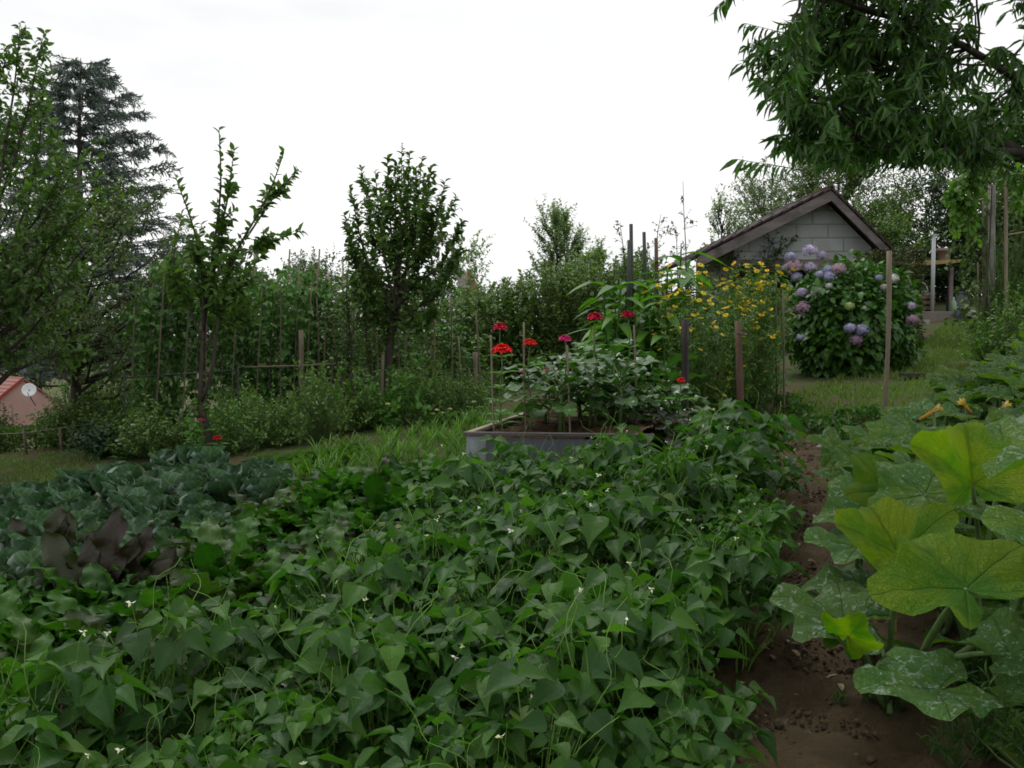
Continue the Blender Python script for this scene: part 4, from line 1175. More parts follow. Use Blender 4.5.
# ------------------------------------------------------------------ shed
Ys = 15.5
def S_(px, py, dy=0): p_ = at(px, py, Ys); return A(p_[0], Ys + dy, p_[2])
ap, el, er = S_(831, 189), S_(697, 256), S_(893, 251)
root = thing('shed', 'small grey block shed with a tiled gable roof behind the hydrangea', 'shed', gp(4.6, Ys))
base = np.array(root.location)
mb, nt = newmat('grey_block_wall'); n = N(nt)
tc = n('ShaderNodeTexCoord').outputs['Object']; sp = n('ShaderNodeSeparateXYZ', {0: tc})
xy = n('ShaderNodeCombineXYZ', {0: n.math('ADD', sp.outputs[0], sp.outputs[1]), 1: sp.outputs[2], 2: 0.0}).outputs[0]
br = n('ShaderNodeTexBrick', {'Vector': xy, 'Color1': (.33, .355, .36, 1), 'Color2': (.38, .40, .40, 1), 'Mortar': (.27, .255, .23, 1), 'Scale': 1.0, 'Mortar Size': .011, 'Mortar Smooth': .3, 'Brick Width': .5, 'Row Height': .215})
col = n.mix(n.math('MULTIPLY', n.math('SUBTRACT', n.noise(tc, 2.2, 5, .65), .48, clamp=True), 2.2, clamp=True), br.outputs[0], (.22, .215, .20))
hh_ = n.math('MULTIPLY', br.outputs['Fac'], -1.0)
b1 = n('ShaderNodeBump', {'Strength': .8, 'Distance': .012, 'Height': n.math('ADD', hh_, n.math('MULTIPLY', n.noise(tc, 30, 4), .3))})
n.out(n('ShaderNodeBsdfPrincipled', {'Base Color': col, 'Roughness': .95, 'Specular IOR Level': .15, 'Normal': b1.outputs[0]}).outputs[0]); M['block'] = mb
wy0, wy1 = Ys + .35, Ys + 3.6
zl = S_(800, 268)[2]; zw = S_(800, 258)[2]
def roofz(x):
    return ap[2] + (x - ap[0]) * ((el[2] - ap[2]) / (el[0] - ap[0]) if x < ap[0] else (er[2] - ap[2]) / (er[0] - ap[0]))
xl, xr = S_(742, 0)[0], S_(884, 0)[0]
q = Geo(); d_ = .12
q.prism([(xl, zw), (xr, zw), (xr, roofz(xr) - d_), (ap[0], ap[2] - d_), (xl, roofz(xl) - d_)], wy0, wy0 + .2)
gz = float(g(5, Ys)) - .3
q.prism([(xr - .55, gz), (xr, gz), (xr, zw - .15), (xr - .55, zw - .15)], wy0 + .004, wy0 + .196)
q.build('front_wall', M['block'], root, base, False)
q = Geo(); q.prism([(xl - .0, gz), (xl + .2, gz), (xl + .2, roofz(xl + .2) - d_ - .02), (xl, roofz(xl) - d_ - .02)], wy0 + .205, wy1); q.build('side_wall', M['block'], root, base, False)
q = Geo(); q.prism([(xr - .2, gz), (xr, gz), (xr, roofz(xr) - d_ - .02), (xr - .2, roofz(xr - .2) - d_ - .02)], wy0 + .205, wy1); q.build('side_wall', M['block'], root, base, False)
q = Geo(); q.prism([(xl + .21, gz), (xr - .21, gz), (xr - .21, roofz(xr) - d_), (ap[0], ap[2] - d_ - .1), (xl + .21, roofz(xl) - d_)], wy1 - .2, wy1 - .01); q.build('rear_wall', M['block'], root, base, False)
q = Geo(); q.box(((xl + xr) / 2 + .02, wy0 + .07, (zl + zw) / 2 - .01), (xr - xl + .1, .20, .155)); M['lintel'] = plainmat('stained_lintel', (.12, .10, .08), (.20, .175, .14), 6, .9, .4, stretch=(.3, 1, 1)); q.build('lintel', M['lintel'], root, base, False, .006)
# roof slabs, tiled
rf = Geo()
for s_, e_ in ((-1, el), (1, er)):
    dvec = e_ - ap; Ln = np.linalg.norm(dvec); dn = dvec / Ln; nrm_ = A(-dn[2], 0, dn[0]) if dn[0] > 0 else A(dn[2], 0, -dn[0])
    if nrm_[2] < 0: nrm_ = -nrm_
    rows = int(Ln / .17)
    for j in range(rows + 1):
        for i in range(18):
            y0 = Ys - .03 + i * .215
            c_ = ap + dn * (.06 + j * .172 + (.01 if i % 2 else 0)) + nrm_ * (.012 + .012 * ((j * 5 + i * 3) % 4) / 4)
            ang = math.atan2(-dn[2], dn[0]) if dn[0] > 0 else math.atan2(dn[2], -dn[0]) 
            rf.box((c_[0], y0 + .1, c_[2]), (.20, .205, .03), 0, 0, (ang + .07) if dn[0] > 0 else -(math.atan2(-dn[2], -dn[0]) + .07))
rf.build('roof_tiles', M['tile'], root, base, False)
q = Geo()
for e_ in (el, er):
    dn = norm(e_ - ap); sgn = 1 if dn[0] > 0 else -1; nz_ = A(dn[2], 0, -dn[0]) * (1 if sgn > 0 else -1)
    a0 = ap + nz_ * .0; pts = [(ap[0], ap[2] - .015), (e_[0] - dn[0] * .03, e_[2] - dn[2] * .03 - .015), (e_[0] - dn[0] * .03, e_[2] - dn[2] * .03 - .05), (ap[0], ap[2] - .05)]
    q.prism(pts if sgn > 0 else pts[::-1], Ys + .03, wy1 + .25)
q.build('roof_deck', M['post_dark'], root, base, False)
for e_, h in ((el, .165), (er, .15)):
    q = Geo(); pts = [(ap[0], ap[2] - .02), (e_[0], e_[2] - .02), (e_[0], e_[2] - .02 - h), (ap[0], ap[2] - .02 - h)]
    q.prism(pts if e_[0] > ap[0] else pts[::-1], Ys - .01 if e_[0] > ap[0] else Ys - .013, Ys + .026 if e_[0] > ap[0] else Ys + .022); q.build('bargeboard', M['grey_wood'], root, base, False)
q = Geo(); q.tube([ap + A(0, -.03, .02), ap + A(0, 3.8, .02)], .05, 8); q.build('ridge_tile', M['tile'], root, base)
# ivy on the shed
rg = np.random.default_rng(6); L, W = Geo(), Geo()
b0 = gp(xl + .1, wy0 - .1)
for i in range(26):
    tp = A(rg.uniform(xl - .5, xl + 1.0), wy0 - rg.uniform(.02, .16), 0); tp[2] = roofz(tp[0]) - .3 - rg.uniform(0, .45) * (1 if tp[0] < xl + .5 else .5)
    P, rr = limb(b0, tp, rg, .006, .002, 8, -.02, .05); W.tube(P, rr, 4, cap=False)
    s_, dr = along(P, rg.uniform(.35, 1, 16)); twigs(W, L, s_, dr + rdir(rg, 16), rg.uniform(.08, .25, 16), rg, T_HYD, .05, 6, bend=-.08, rad=.0015)
r = thing('creeper', 'dark creeper hanging under the shed roof at its left end', 'creeper', b0); W.build('stems', M['bark'], r, b0); L.build('foliage', M['fardark'], r, b0)

# ------------------------------------------------------------------ lean-to shelter and its things
Yl = 18.2
def L_(px, py, dy=0): p_ = at(px, py, Yl + dy); return p_
root = thing('shelter', 'open wooden lean-to shelter with a yellowish roof edge beyond the lawn', 'shelter', gp(7.6, Yl)); base = np.array(root.location)
M['yroof'] = plainmat('yellowed_fascia', (.24, .16, .06), (.34, .25, .10), 8, .7, .3)
a0, a1 = L_(909, 262), L_(966, 259); gz = float(g(7.6, Yl))
q = Geo(); q.prism([(a0[0], a0[2]), (a1[0], a1[2]), (a1[0], a1[2] - .05), (a0[0], a0[2] - .085)][::-1], Yl, Yl + .04); q.build('fascia', M['yroof'], root, base, False)
q = Geo()
V = [(a0[0], Yl + .045, a0[2] - .02), (a1[0], Yl + .045, a1[2] - .02), (a1[0], Yl + 2, a1[2] + .12), (a0[0], Yl + 2, a0[2] + .12)]
V += [(x, y, z - .03) for x, y, z in V]
q.add(V, np.array([(0, 1, 2, 3), (7, 6, 5, 4), (0, 4, 5, 1), (1, 5, 6, 2), (2, 6, 7, 3), (3, 7, 4, 0)])); q.build('roof_sheet', M['post_wood'], root, base, False)
for px, dy, w in ((911, .06, .07), (953, .06, .07), (911, 1.8, .07), (962, 1.8, .07)):
    x = L_(px, 300)[0]; q = Geo(); q.box((x, Yl + dy + .05, (gz + a0[2]) / 2 - .1), (w, w, a0[2] - gz + .02)); q.build('post', M['grey_wood'], root, base, False, .004)
q = Geo(); q.box((L_(936, 0)[0], Yl + 1.9, gz + .75), (1.1, .03, 1.5)); q.build('shade_backing', M['post_dark'], root, base, False)  # dark sheet, the shade inside the shelter put into its colour
for k_, (pz, m_) in enumerate(((278, 'post_wood'), (288, 'grey_wood'))):
    q = Geo(); q.box((L_(932, 0)[0] + .1, Yl + 1.3, L_(0, pz)[2]), (.8, .5, .03)); q.build('shelf', M[m_], root, base, False)
# low block plinth
q = Geo(); x0, x1 = L_(905, 0, -.4)[0], L_(962, 0, -.4)[0]; zt = at(930, 312, Yl - .4)[2]
M['plinth'] = plainmat('concrete_plinth', (.16, .14, .12), (.25, .22, .19), 4, .95, .4, dirt=((.10, .08, .06), 2))
q.box(((x0 + x1) / 2, Yl - .3, zt - .15), (x1 - x0, .2, .32)); tag(q.build('low_wall', M['plinth'], None, A((x0 + x1) / 2, Yl - .3, zt - .3), False, .01), 'low concrete block wall in front of the wooden shelter', 'low wall')
q = Geo(); q.box((L_(915, 0, -.6)[0], Yl - .62, float(g(7.2, Yl)) + .0), (.6, .4, .09)); tag(q.build('paving_slab', M['bark_pale'], None, A(7.2, Yl - .6, gz), False, .01), 'pale paving slab lying in the grass by the low wall', 'paving slab')
# white pole
q = Geo(); P0 = at(932, 312, Yl - .15); P1 = at(934, 235, Yl - .15)
M['white'] = plainmat('white_paint', (.33, .36, .37), (.42, .45, .45), 5, .5, .1)
r = thing('white_pole', 'slim white pole standing in front of the wooden shelter', 'pole', P0)
q.tube([P0 - A(0, 0, .05), P1], .036, 10); q.build('pole', M['white'], r, P0)
q = Geo(); q.box(P1 + A(0, 0, .0), (.13, .08, .025)); q.build('top_plate', M['white'], r, P0, False, .004)
# flower pot on the roof
M['terracotta'] = plainmat('dull_terracotta', (.20, .14, .11), (.28, .20, .16), 8, .9, .3)
b = at(944, 261, Yl + .8); b[2] = a0[2] + .05; q = Geo()
t = np.arange(20) * 2 * pi / 20
q.tube([b, b + A(0, 0, .03), b + A(0, 0, .2), b + A(0, 0, .2), b + A(0, 0, .26)], [.09, .095, .125, .14, .14], 18); tag(q.build('flower_pot', M['terracotta'], None, b), 'terracotta flower pot standing on the shelter roof', 'flower pot')
# crate with papers
b = at(919, 311, Yl + .15); b[2] = gz; r = thing('wooden_crate', 'dark slatted crate under the left side of the shelter roof', 'crate', b)
for s_ in range(4):
    q = Geo(); q.box(b + A(0, -.2, .13 + s_ * .10), (.42, .02, .07)); q.build('slat', M['post_wood'], r, b, False, .003)
for sx in (-.2, .2):
    q = Geo(); q.box(b + A(sx, 0, .24), (.02, .38, .46)); q.build('side_board', M['post_dark'], r, b, False)
q = Geo(); q.box(b + A(0, 0, .48), (.44, .42, .02), 0, .1, -.14); q.build('lid', M['cane'], r, b, False, .003)
# wire basket handles
b2 = b + A(-.08, 0, .53); q = Geo()
for dx, rr_ in ((-.08, .10), (.09, .14)):
    t = np.linspace(0, pi, 12); q.tube(np.stack([b2[0] + dx + rr_ * np.cos(t), np.full(12, b2[1]), b2[2] + rr_ * 1.3 * np.sin(t)], -1), .012, 6)
t = np.linspace(0, 2 * pi, 20); q.tube(np.stack([b2[0] + .2 * np.cos(t), b2[1] + .14 * np.sin(t), b2[2] + 0 * t], -1), .012, 6, cap=False)
tag(q.build('wire_basket', M['white'], None, b2), 'white wire basket with two loop handles on the crate', 'basket')
# bottle
b = at(946, 312, Yl + .0); b[2] = zt + 0.01; b[1] = Yl - .3; M['gbottle'] = plainmat('green_plastic', (.14, .24, .14), (.2, .32, .2), 5, .3, .05, .6)
q = Geo(); q.tube([b, b + A(0, 0, .02), b + A(0, 0, .16), b + A(0, 0, .21), b + A(0, 0, .26)], [.045, .05, .05, .02, .017], 12); tag(q.build('bottle', M['gbottle'], None, b), 'pale green bottle standing on the low wall', 'bottle')
# dark water tank
b = at(955, 312, Yl + .3); b[2] = gz; r = thing('water_tank', 'dark grey square water tank at the right of the shelter', 'water tank', b); q = Geo(); q.box(b + A(.06, 0, .28), (.30, .42, .56)); q.build('tank_body', M['slate'], r, b, False, .03)
q = Geo(); q.box(b + A(.06, 0, .57), (.34, .46, .035)); q.build('rim', M['dark_metal'], r, b, False, .01)
# tilted box with white top
b = at(969, 320, Yl - .7); r = thing('tilted_box', 'dark box with a white lid tipped over on the grass by the low wall', 'box', b)
q = Geo(); q.box(b, (.30, .24, .26), .2, .75, .35); q.build('box_body', M['dark_metal'], r, b, False, .01)
q = Geo(); cz_, sz_2 = cos(.2), sin(.2); v_ = A(sin(.35) * cos(.75), -sin(.75), cos(.35) * cos(.75)); v_ = A(v_[0] * cz_ - v_[1] * sz_2, v_[0] * sz_2 + v_[1] * cz_, v_[2]); q.box(b + v_ * .145, (.31, .25, .03), .2, .75, .35); q.build('lid', M['bark_pale'], r, b, False, .005)
# plank lying on the lawn
b = G(920, 378); q = Geo(); q.box(b + A(0, 0, .03), (.42, .12, .045), .15); tag(q.build('plank', M['post_dark'], None, b, False, .004), 'short dark plank lying on the lawn near the squash leaves', 'plank')
b = G(820, 450); q = Geo(); q.inst(T_ROCK, np.eye(3)[None], (b + A(0, 0, .02))[None], A(.035, .03, .022)[None], A(.5)); tag(q.build('pebble', M['bark_pale'], None, b, True), 'small pale stone lying at the top of the path', 'stone')

# clipped conifer hedge between the shed and the shelter
rg = np.random.default_rng(9); c0 = at(888, 285, 14.6)
L = Geo(); k = 7000; v = rdir(rg, k); v = np.sign(v) * np.abs(v) ** .55; v = v / np.abs(v).max(axis=1, keepdims=True) * rg.uniform(.8, 1, (k, 1))
pos = A(c0[0] + .02, 14.6, 1.85) + v * A(.36, .4, .78) + rg.normal(0, .02, (k, 3))
L.inst(T_LANCE, frames(norm(v + rg.normal(0, .5, (k, 3))), rdir(rg, k)), pos, A(.09, .05, .05)[None] * np.ones((k, 1)), rg.random(k))
b = gp(c0[0], 14.6); r = thing('clipped_conifer', 'clipped dark conifer between the shed and the shelter', 'conifer', b); M['conif'] = leafmat('clipped_conifer_leaf', (.03, .045, .015), (.055, .07, .02), trans=0, vein=0)
L.build('foliage', M['conif'], r, b); q = Geo(); q.tube([b - A(0, 0, .1), A(b[0], b[1], 2.4)], .05, 7); q.build('trunk', M['bark'], r, b)

# ------------------------------------------------------------------ explicit trees by limbs
def limbtree(name, label, cat, base, paths, seed, mats, tpl, leaf, tw, group=None, along_leaf=22, flat=.6, spread=.8, tmax=.74):
    """paths: list of (points, r0, r1, number of twigs, twig length, leaves per twig, t from)"""
    rg = np.random.default_rng(seed); W, L = Geo(), Geo()
    for (P, r0, r1, nt_, tl, nl_, tf) in paths:
        P = np.array(P); m_ = 18; tt = np.linspace(0, 1, m_)
        # smooth resample
        idx = np.linspace(0, len(P) - 1, m_); Q = np.stack([np.interp(idx, np.arange(len(P)), P[:, c]) for c in range(3)], -1)
        for _ in range(3): Q[1:-1] = (Q[:-2] + 2 * Q[1:-1] + Q[2:]) / 4
        W.tube(Q, np.linspace(r0, r1, m_), 7)
        if nt_:
            ts = rg.uniform(tf, tmax, nt_); s_, dr = along(Q, ts)
            twigs(W, L, s_, dr * .9 + rdir(rg, nt_) * .8 + A(0, 0, .25), tl * rg.uniform(.5, 1.3, nt_) * (1.2 - .7 * ts), rg, tpl, leaf, nl_, bend=-.03, spread=spread, rad=tw, flat=flat)
        if along_leaf:
            n_ = int(along_leaf * 2.0); Lq = np.linalg.norm(Q[-1] - Q[int(m_ * tf)])
            ts = np.linspace(max(tf, .2), 1, n_); s_, dr = along(Q, np.minimum(ts, .999)); 
            side = norm(np.cross(dr, rdir(rg, n_))); d = norm(dr * .55 + side * .8 + A(0, 0, .15))
            L.inst(tpl, frames(d, norm(A(0, 0, 1) + rdir(rg, n_) * .7)), s_, leaf * rg.uniform(.8, 1.25, n_), rg.random(n_))
    r = thing(name, label, cat, base, group); W.build('trunk', mats[0], r, base); L.build('crown', mats[1], r, base); return r

def pth(Y, pts, dy=0.0):
    n_ = len(pts); return [at(px, py, Y + dy * i / (n_ - 1)) for i, (px, py) in enumerate(pts)]
Y0 = 10.0; b = foot(213, Y0)
paths = [([b - A(0, 0, .1)] + pth(Y0, [(208, 430), (200, 405)]), .045, .034, 0, 0, 0, .5),
         (pth(Y0, [(200, 405), (203, 330), (212, 260), (222, 190), (219, 130)], .1), .026, .004, 40, .30, 7, .3),
         (pth(Y0, [(202, 400), (214, 370), (219, 300), (235, 250), (268, 200), (284, 152)], -.3), .024, .004, 42, .28, 7, .3),
         (pth(Y0, [(204, 330), (203, 280), (195, 230), (176, 178)], -.3), .018, .004, 26, .25, 7, .2),
         (pth(Y0, [(212, 260), (228, 200), (234, 150)], .3), .014, .003, 14, .16, 6, .2),
         (pth(Y0, [(245, 240), (275, 195), (297, 170)], .2), .012, .003, 14, .18, 6, .2),
         (pth(Y0, [(228, 262), (262, 245), (301, 231)], .3), .012, .003, 14, .16, 6, .3),
         (pth(Y0, [(206, 350), (225, 300), (255, 265), (275, 235)], .6), .014, .003, 26, .32, 8, .2),
         (pth(Y0, [(203, 340), (185, 300), (172, 260), (182, 215)], .5), .014, .003, 26, .3, 8, .2),
         (pth(Y0, [(219, 330), (240, 320), (258, 300)], .5), .012, .003, 18, .3, 8, .1)]
limbtree('apple_sapling', 'young apple tree with three sparse upright shoots against the sky', 'apple tree', b, paths, 3, (M['bark'], M['apple']), T_OVATE, .088, .004, along_leaf=22, flat=.3, tmax=.56)
Y0 = 11.6; b = foot(386, Y0)
paths = [([b - A(0, 0, .1)] + pth(Y0, [(386, 400), (390, 340), (396, 290), (402, 230)]), .06, .03, 50, .5, 10, .4)]
for i, (px, py) in enumerate([(352, 250), (456, 258), (350, 270), (366, 320), (434, 312), (420, 335), (372, 296), (444, 285), (350, 188), (361, 168), (375, 172), (387, 158), (402, 144), (410, 152), (422, 158), (432, 166), (445, 182), (456, 198), (462, 222), (344, 214), (349, 240), (463, 240), (395, 162), (416, 170), (438, 200), (366, 205), (380, 190), (428, 190)]):
    s0 = 330 - (i * 37 % 70); mx = (px + 398) / 2 + (px - 398) * .18
    paths.append((pth(Y0 + .1 * sin(i * 3), [(396, s0), (mx, (s0 + py) / 2 + 10), (px, py)], .55 * sin(i * 2.3)), .016, .003, 17, .26, 8, .22))
limbtree('pear_tree', 'dense upright pear tree with an oval crown in the middle of the garden', 'fruit tree', b, paths, 8, (M['bark'], M['apple']), T_OVATE, .076, .003, along_leaf=34, flat=.3, tmax=.86, spread=.95)
# small pruned tree left of it, dark knuckled trunk
Y0 = 11.2; b = foot(352, Y0)
paths = [([b - A(0, 0, .1)] + pth(Y0, [(357, 425), (352, 405), (345, 395)]), .035, .03, 0, 0, 0, .5), (pth(Y0, [(356, 405), (350, 380), (352, 340), (345, 300), (350, 250)], .2), .016, .004, 36, .4, 8, .3),
         (pth(Y0, [(345, 395), (338, 370), (330, 330), (322, 290)], .2), .014, .004, 26, .35, 8, .3), (pth(Y0, [(357, 400), (368, 370), (366, 320), (360, 262)], .2), .014, .004, 26, .35, 8, .3)]
limbtree('young_fruit_tree', 'low pruned fruit tree with a knuckled dark trunk left of the pear tree', 'fruit tree', b, paths, 12, (M['bark'], M['plum']), T_OVATE, .055, .003, along_leaf=20)

def proj(p):
    d = np.atleast_2d(p) - A(0, 0, CAM_Z)
    c_, s_ = cos(PITCH), sin(PITCH); y = d[:, 1] * c_ - d[:, 2] * s_; z = d[:, 1] * s_ + d[:, 2] * c_
    return 512 + d[:, 0] / y * F_PX, 384 - z / y * F_PX
def gap(p):
    px, py = proj(p); return (px > -30) & (px < 56) & (py > 371) & (py < 470)

# big fruit tree at the left edge
b = gp(-6.2, 9.6)
tr_ = [b - A(0, 0, .2), b + A(.2, 0, .6), b + A(.35, .05, 1.3), b + A(.3, .1, 2.2), b + A(.5, .1, 3.2)]
r = tree('old_apple_tree', 'large old apple tree filling the left edge with dense dark foliage', 'apple tree', b, 4.6, (1.05, .1, 2.45), (1.95, 1.5, 1.45), 21, (M['bark'], M['apple']), T_OVATE, .072, 100, 18, 12, .42, .14, up=.3, trunk=np.array(tr_), lump=.22, crown_from=.2, avoid=gap)
W, L = Geo(), Geo(); rg = np.random.default_rng(2)
for i, (pts, r0) in enumerate([([(-60, 440), (10, 372), (45, 358), (90, 350)], .035), ([(-40, 330), (10, 285), (50, 245), (72, 214)], .04), ([(-30, 300), (0, 180), (14, 90), (20, 34)], .02), ([(-20, 250), (15, 160), (30, 100), (42, 40)], .018), ([(-40, 220), (-10, 120), (5, 62)], .018),
                               ([(0, 280), (28, 200), (40, 140), (44, 72)], .016), ([(-60, 200), (-30, 100), (-12, 40)], .018), ([(20, 260), (50, 210), (60, 165), (52, 120)], .016)]):
    Q = np.array(pth(9.3 + .1 * i, pts, .2)); idx = np.linspace(0, len(Q) - 1, 16); Q = np.stack([np.interp(idx, np.arange(len(Q)), Q[:, c]) for c in range(3)], -1)
    W.tube(Q, np.linspace(r0, .004, 16), 6)
    k = 34 if i >= 2 else 40; ts = rg.uniform(.25, .98, k); ts = ts[~gap(along(Q, ts)[0] - A(0, 0, .12))]; k = len(ts); s_, dr = along(Q, ts)
    twigs(W, L, s_, dr * .8 + rdir(rg, k) * .8 + A(0, 0, .3), .3 * rg.uniform(.5, 1.2, k) * (1.2 - .6 * ts), rg, T_OVATE, .07, 8, bend=-.03, flat=.3)
W.build('limbs', M['bark'], r, b); L.build('top_shoots', M['apple'], r, b)
# plum behind it
b = gp(-5.7, 12.6)
tree('plum_tree', 'olive-green plum tree with small leaves between the old apple tree and the sapling', 'plum tree', b, 4.2, (.55, 0, 2.2), (1.25, 1.1, 1.35), 33, (M['bark'], M['olive']), T_OVATE, .052, 70, 12, 12, .4, .08, lump=.3, crown_from=.2, avoid=gap)
b = gp(-7.2, 13.5)
tree('plum_tree', 'darker low plum tree whose crown hangs above the pink house', 'plum tree', b, 3.0, (.6, 0, 1.75), (1.6, 1.2, .85), 35, (M['bark'], M['plum']), T_OVATE, .05, 80, 12, 12, .4, .08, lump=.25, crown_from=.3, avoid=gap)

# cedar
Yc = 24.0; topc = at(84, 58, Yc); b = gp(at(70, 300, Yc)[0], Yc); rg = np.random.default_rng(7)
W, L = Geo(), Geo(); TR = np.array([b + (topc - b) * t + A(.08 * sin(t * 5), 0, 0) for t in np.linspace(0, 1, 12)]); W.tube(TR, np.linspace(.20, .008, 12), 8)
Hc = topc[2] - b[2]
for i in range(120):
    f = (i + .5) / 120; z = .18 + .815 * f; p0, _ = along(TR, np.array([z])); p0 = p0[0]; a = i * 2.4 + rg.uniform(-.3, .3)
    R = (1 - z) ** .8 * 4.3 * rg.uniform(.65, 1.1) + .28; o_ = A(cos(a), sin(a), 0)
    t = np.linspace(0, 1, 8)[:, None]; P = p0 + o_ * R * t + A(0, 0, 1) * R * (.22 * t - .12 * t ** 2 + .10 * t ** 4)
    W.tube(P, np.linspace(.022 * (1.2 - z) + .008, .004, 8), 4, cap=False)
    k = int(5 + R * 9); s_, dr = along(P, rg.uniform(.15, 1, k)); sd = np.cross(dr, A(0, 0, 1)) * rg.choice([-1, 1], (k, 1))
    twigs(W, L, s_, dr * .8 + sd * .6 + A(0, 0, -.25) + rdir(rg, k) * .2, rg.uniform(.25, .6, k), rg, T_LANCE, .14, 21, bend=-.18, spread=.6, flat=.3, rad=.006)
r = thing('cedar', 'tall blue-grey cedar with drooping branches behind the left fruit trees', 'cedar', b); W.build('trunk', M['bark'], r, b); L.build('crown', M['needle'], r, b)

# peach tree over the right corner
rg = np.random.default_rng(17); b = gp(4.6, 6.6); W, L = Geo(), Geo()
tk = np.array([b - A(0, 0, .2), b + A(-.05, 0, .7), b + A(-.1, -.05, 1.4), b + A(.0, -.1, 2.0)]); W.tube(tk, [.13, .11, .10, .08], 9)
main = [([tk[3], at(1100, 200, 6.3), at(1024, 152, 6.1), at(960, 125, 5.9), at(905, 117, 5.7), at(830, 105, 5.5), at(770, 80, 5.3)], .055), ([tk[3], at(1090, 120, 6.2), at(1010, 75, 5.9), at(940, 30, 5.6), at(860, 10, 5.3), at(790, -20, 5.0)], .032),
        ([tk[3], at(1080, 20, 6.0), at(980, -90, 5.5), at(880, -130, 5.0), at(770, -120, 4.6)], .05), ([tk[3], at(1070, 170, 6.9), at(980, 150, 7.0), at(900, 140, 7.0), at(820, 150, 6.8)], .04),
        ([tk[3], A(3.9, 5.2, 3.6), A(3.0, 4.0, 4.0), A(2.2, 3.0, 4.1)], .05), ([tk[3], A(4.4, 5.4, 4.0), A(3.8, 4.2, 4.6), A(3.3, 2.8, 4.6)], .045), ([at(1024, 152, 6.1), at(960, 150, 5.6), at(890, 145, 5.3), at(800, 145, 5.2)], .025), ([at(905, 117, 5.7), at(885, 80, 5.6), at(870, 40, 5.5), at(850, -20, 5.4)], .022)]  # the two limbs in plain coordinates are unseen, added overhead to cast shade
edge_y = [-400, -60, 0, 40, 60, 85, 100, 125, 150, 165, 185, 200]; edge_x = [700, 735, 812, 775, 742, 750, 760, 782, 770, 750, 790, 900]
def keep(p):
    px, py = proj(p); return (px > np.interp(py, edge_y, edge_x)) & ((py < np.interp(px, [760, 800, 880, 960, 1000, 1060], [160, 178, 182, 175, 195, 230])) | (px > 1060) | (np.atleast_2d(p)[:, 1] < 1.5))
for P, r0 in main:
    P = np.array(P); idx = np.linspace(0, len(P) - 1, 18); Q = np.stack([np.interp(idx, np.arange(len(P)), P[:, c]) for c in range(3)], -1)
    for _ in range(3): Q[1:-1] = (Q[:-2] + 2 * Q[1:-1] + Q[2:]) / 4
    W.tube(Q, np.linspace(r0, .008, 18), 7)
    for j in range(40):
        s_, dr = along(Q, np.array([rg.uniform(.18, .99)])); s_ = s_[0]
        e_ = s_ + (norm(dr[0] * .8 + rdir(rg, 1)[0] * 1.0 + A(-.2, 0, .15))) * rg.uniform(.25, .6)
        if not keep(e_)[0]: continue
        P2, rr2 = limb(s_, e_, rg, .009, .003, 6, -.05); W.tube(P2, rr2, 4, cap=False)
        k = 6; s2, d2 = along(P2, rg.uniform(.2, 1, k)); D2 = d2 + rdir(rg, k) * .7 + A(-.2, 0, -.05); l2 = rg.uniform(.10, .26, k)
        ok = keep(s2 + norm(D2) * l2[:, None] + A(0, 0, -.10))
        twigs(W, L, s2[ok], D2[ok], l2[ok], rg, T_PEACH, .085, 11, bend=-.10, spread=.65, leafup=-.75, flat=.3, rad=.0022)
r = thing('peach_tree', 'peach tree with long drooping leaves reaching in over the right of the garden', 'peach tree', b); W.build('trunk', M['post_dark'], r, b); L.build('crown', M['peach'], r, b)
# single sprays against the sky
W, L = Geo(), Geo()
for a_, c_, Y in [((760, -30), (716, 6), 5.0), ((800, 100), (741, 62), 5.2), ((800, 170), (736, 158), 4.9), ((810, 40), (745, 22), 5.1), ((840, 130), (765, 98), 5.2)]:
    p0, p1 = at(*a_, Y), at(*c_, Y); twigs(W, L, p0[None], (p1 - p0)[None], np.linalg.norm(p1 - p0), rg, T_PEACH, .085, 20, bend=-.02, spread=.45, leafup=-1.1, flat=.3, rad=.003)
W.build('end_twigs', M['bark'], r, b); L.build('end_leaves', M['peach'], r, b)

# ------------------------------------------------------------------ further trees
def ttree(name, label, px, py_top, Y, rpx, rz, seed, mat, leaf, nl, nt=12, nleaf=11, tpl=T_SMALL, lump=.3, cat='tree', cfrac=.62, up=.3, out=.5, tl=.5, group=None, bark='bark', ry=None):
    top = at(px, py_top, Y); b = gp(top[0], Y); R = rpx * Y / F_PX; H = top[2] - b[2]; Rz = rz if rz > 0 else H * .5 * abs(rz)
    cz = H - Rz * .9
    return tree(name, label, cat, b, H, (0, 0, cz), (R, ry or R, Rz * .9), seed, (M[bark], M[mat]), tpl, leaf, nl, nt, nleaf, tl, max(.05, H * .02), up=up, out=out, lump=lump, crown_from=.2, group=group)
ttree('round_tree', 'round dark green tree seen far beyond the cane rows', 305, 250, 42, 42, 2.3, 40, 'fartree', .13, 90, tl=.7)
ttree('far_tree', 'lower far tree left of the round one', 238, 280, 38, 40, 1.8, 41, 'fartree', .12, 60, tl=.7)
ttree('far_tree', 'far tree hidden behind the pear tree crown', 380, 268, 36, 45, 1.9, 42, 'fardark', .12, 60, tl=.7)
ttree('far_tree', 'far tree behind the twin leaning trunks', 448, 285, 30, 38, 1.6, 43, 'fardark', .10, 60, tl=.6)
ttree('far_tree', 'far tree behind the cedar and plum tree', 150, 262, 36, 50, 2.2, 44, 'fardark', .12, 70, tl=.7)
ttree('far_tree', 'tall dark tree at the left behind the old apple tree', 30, 225, 82, 95, 6.5, 45, 'fardark', .24, 100, tl=1.6)
ttree('grey_willow', 'slender grey-green tree standing alone above the long hedge', 562, 198, 23, 27, 1.55, 46, 'grey_leaf', .075, 60, 12, 11, T_OVATE, up=1.2, out=.25, tl=.45, lump=.2)
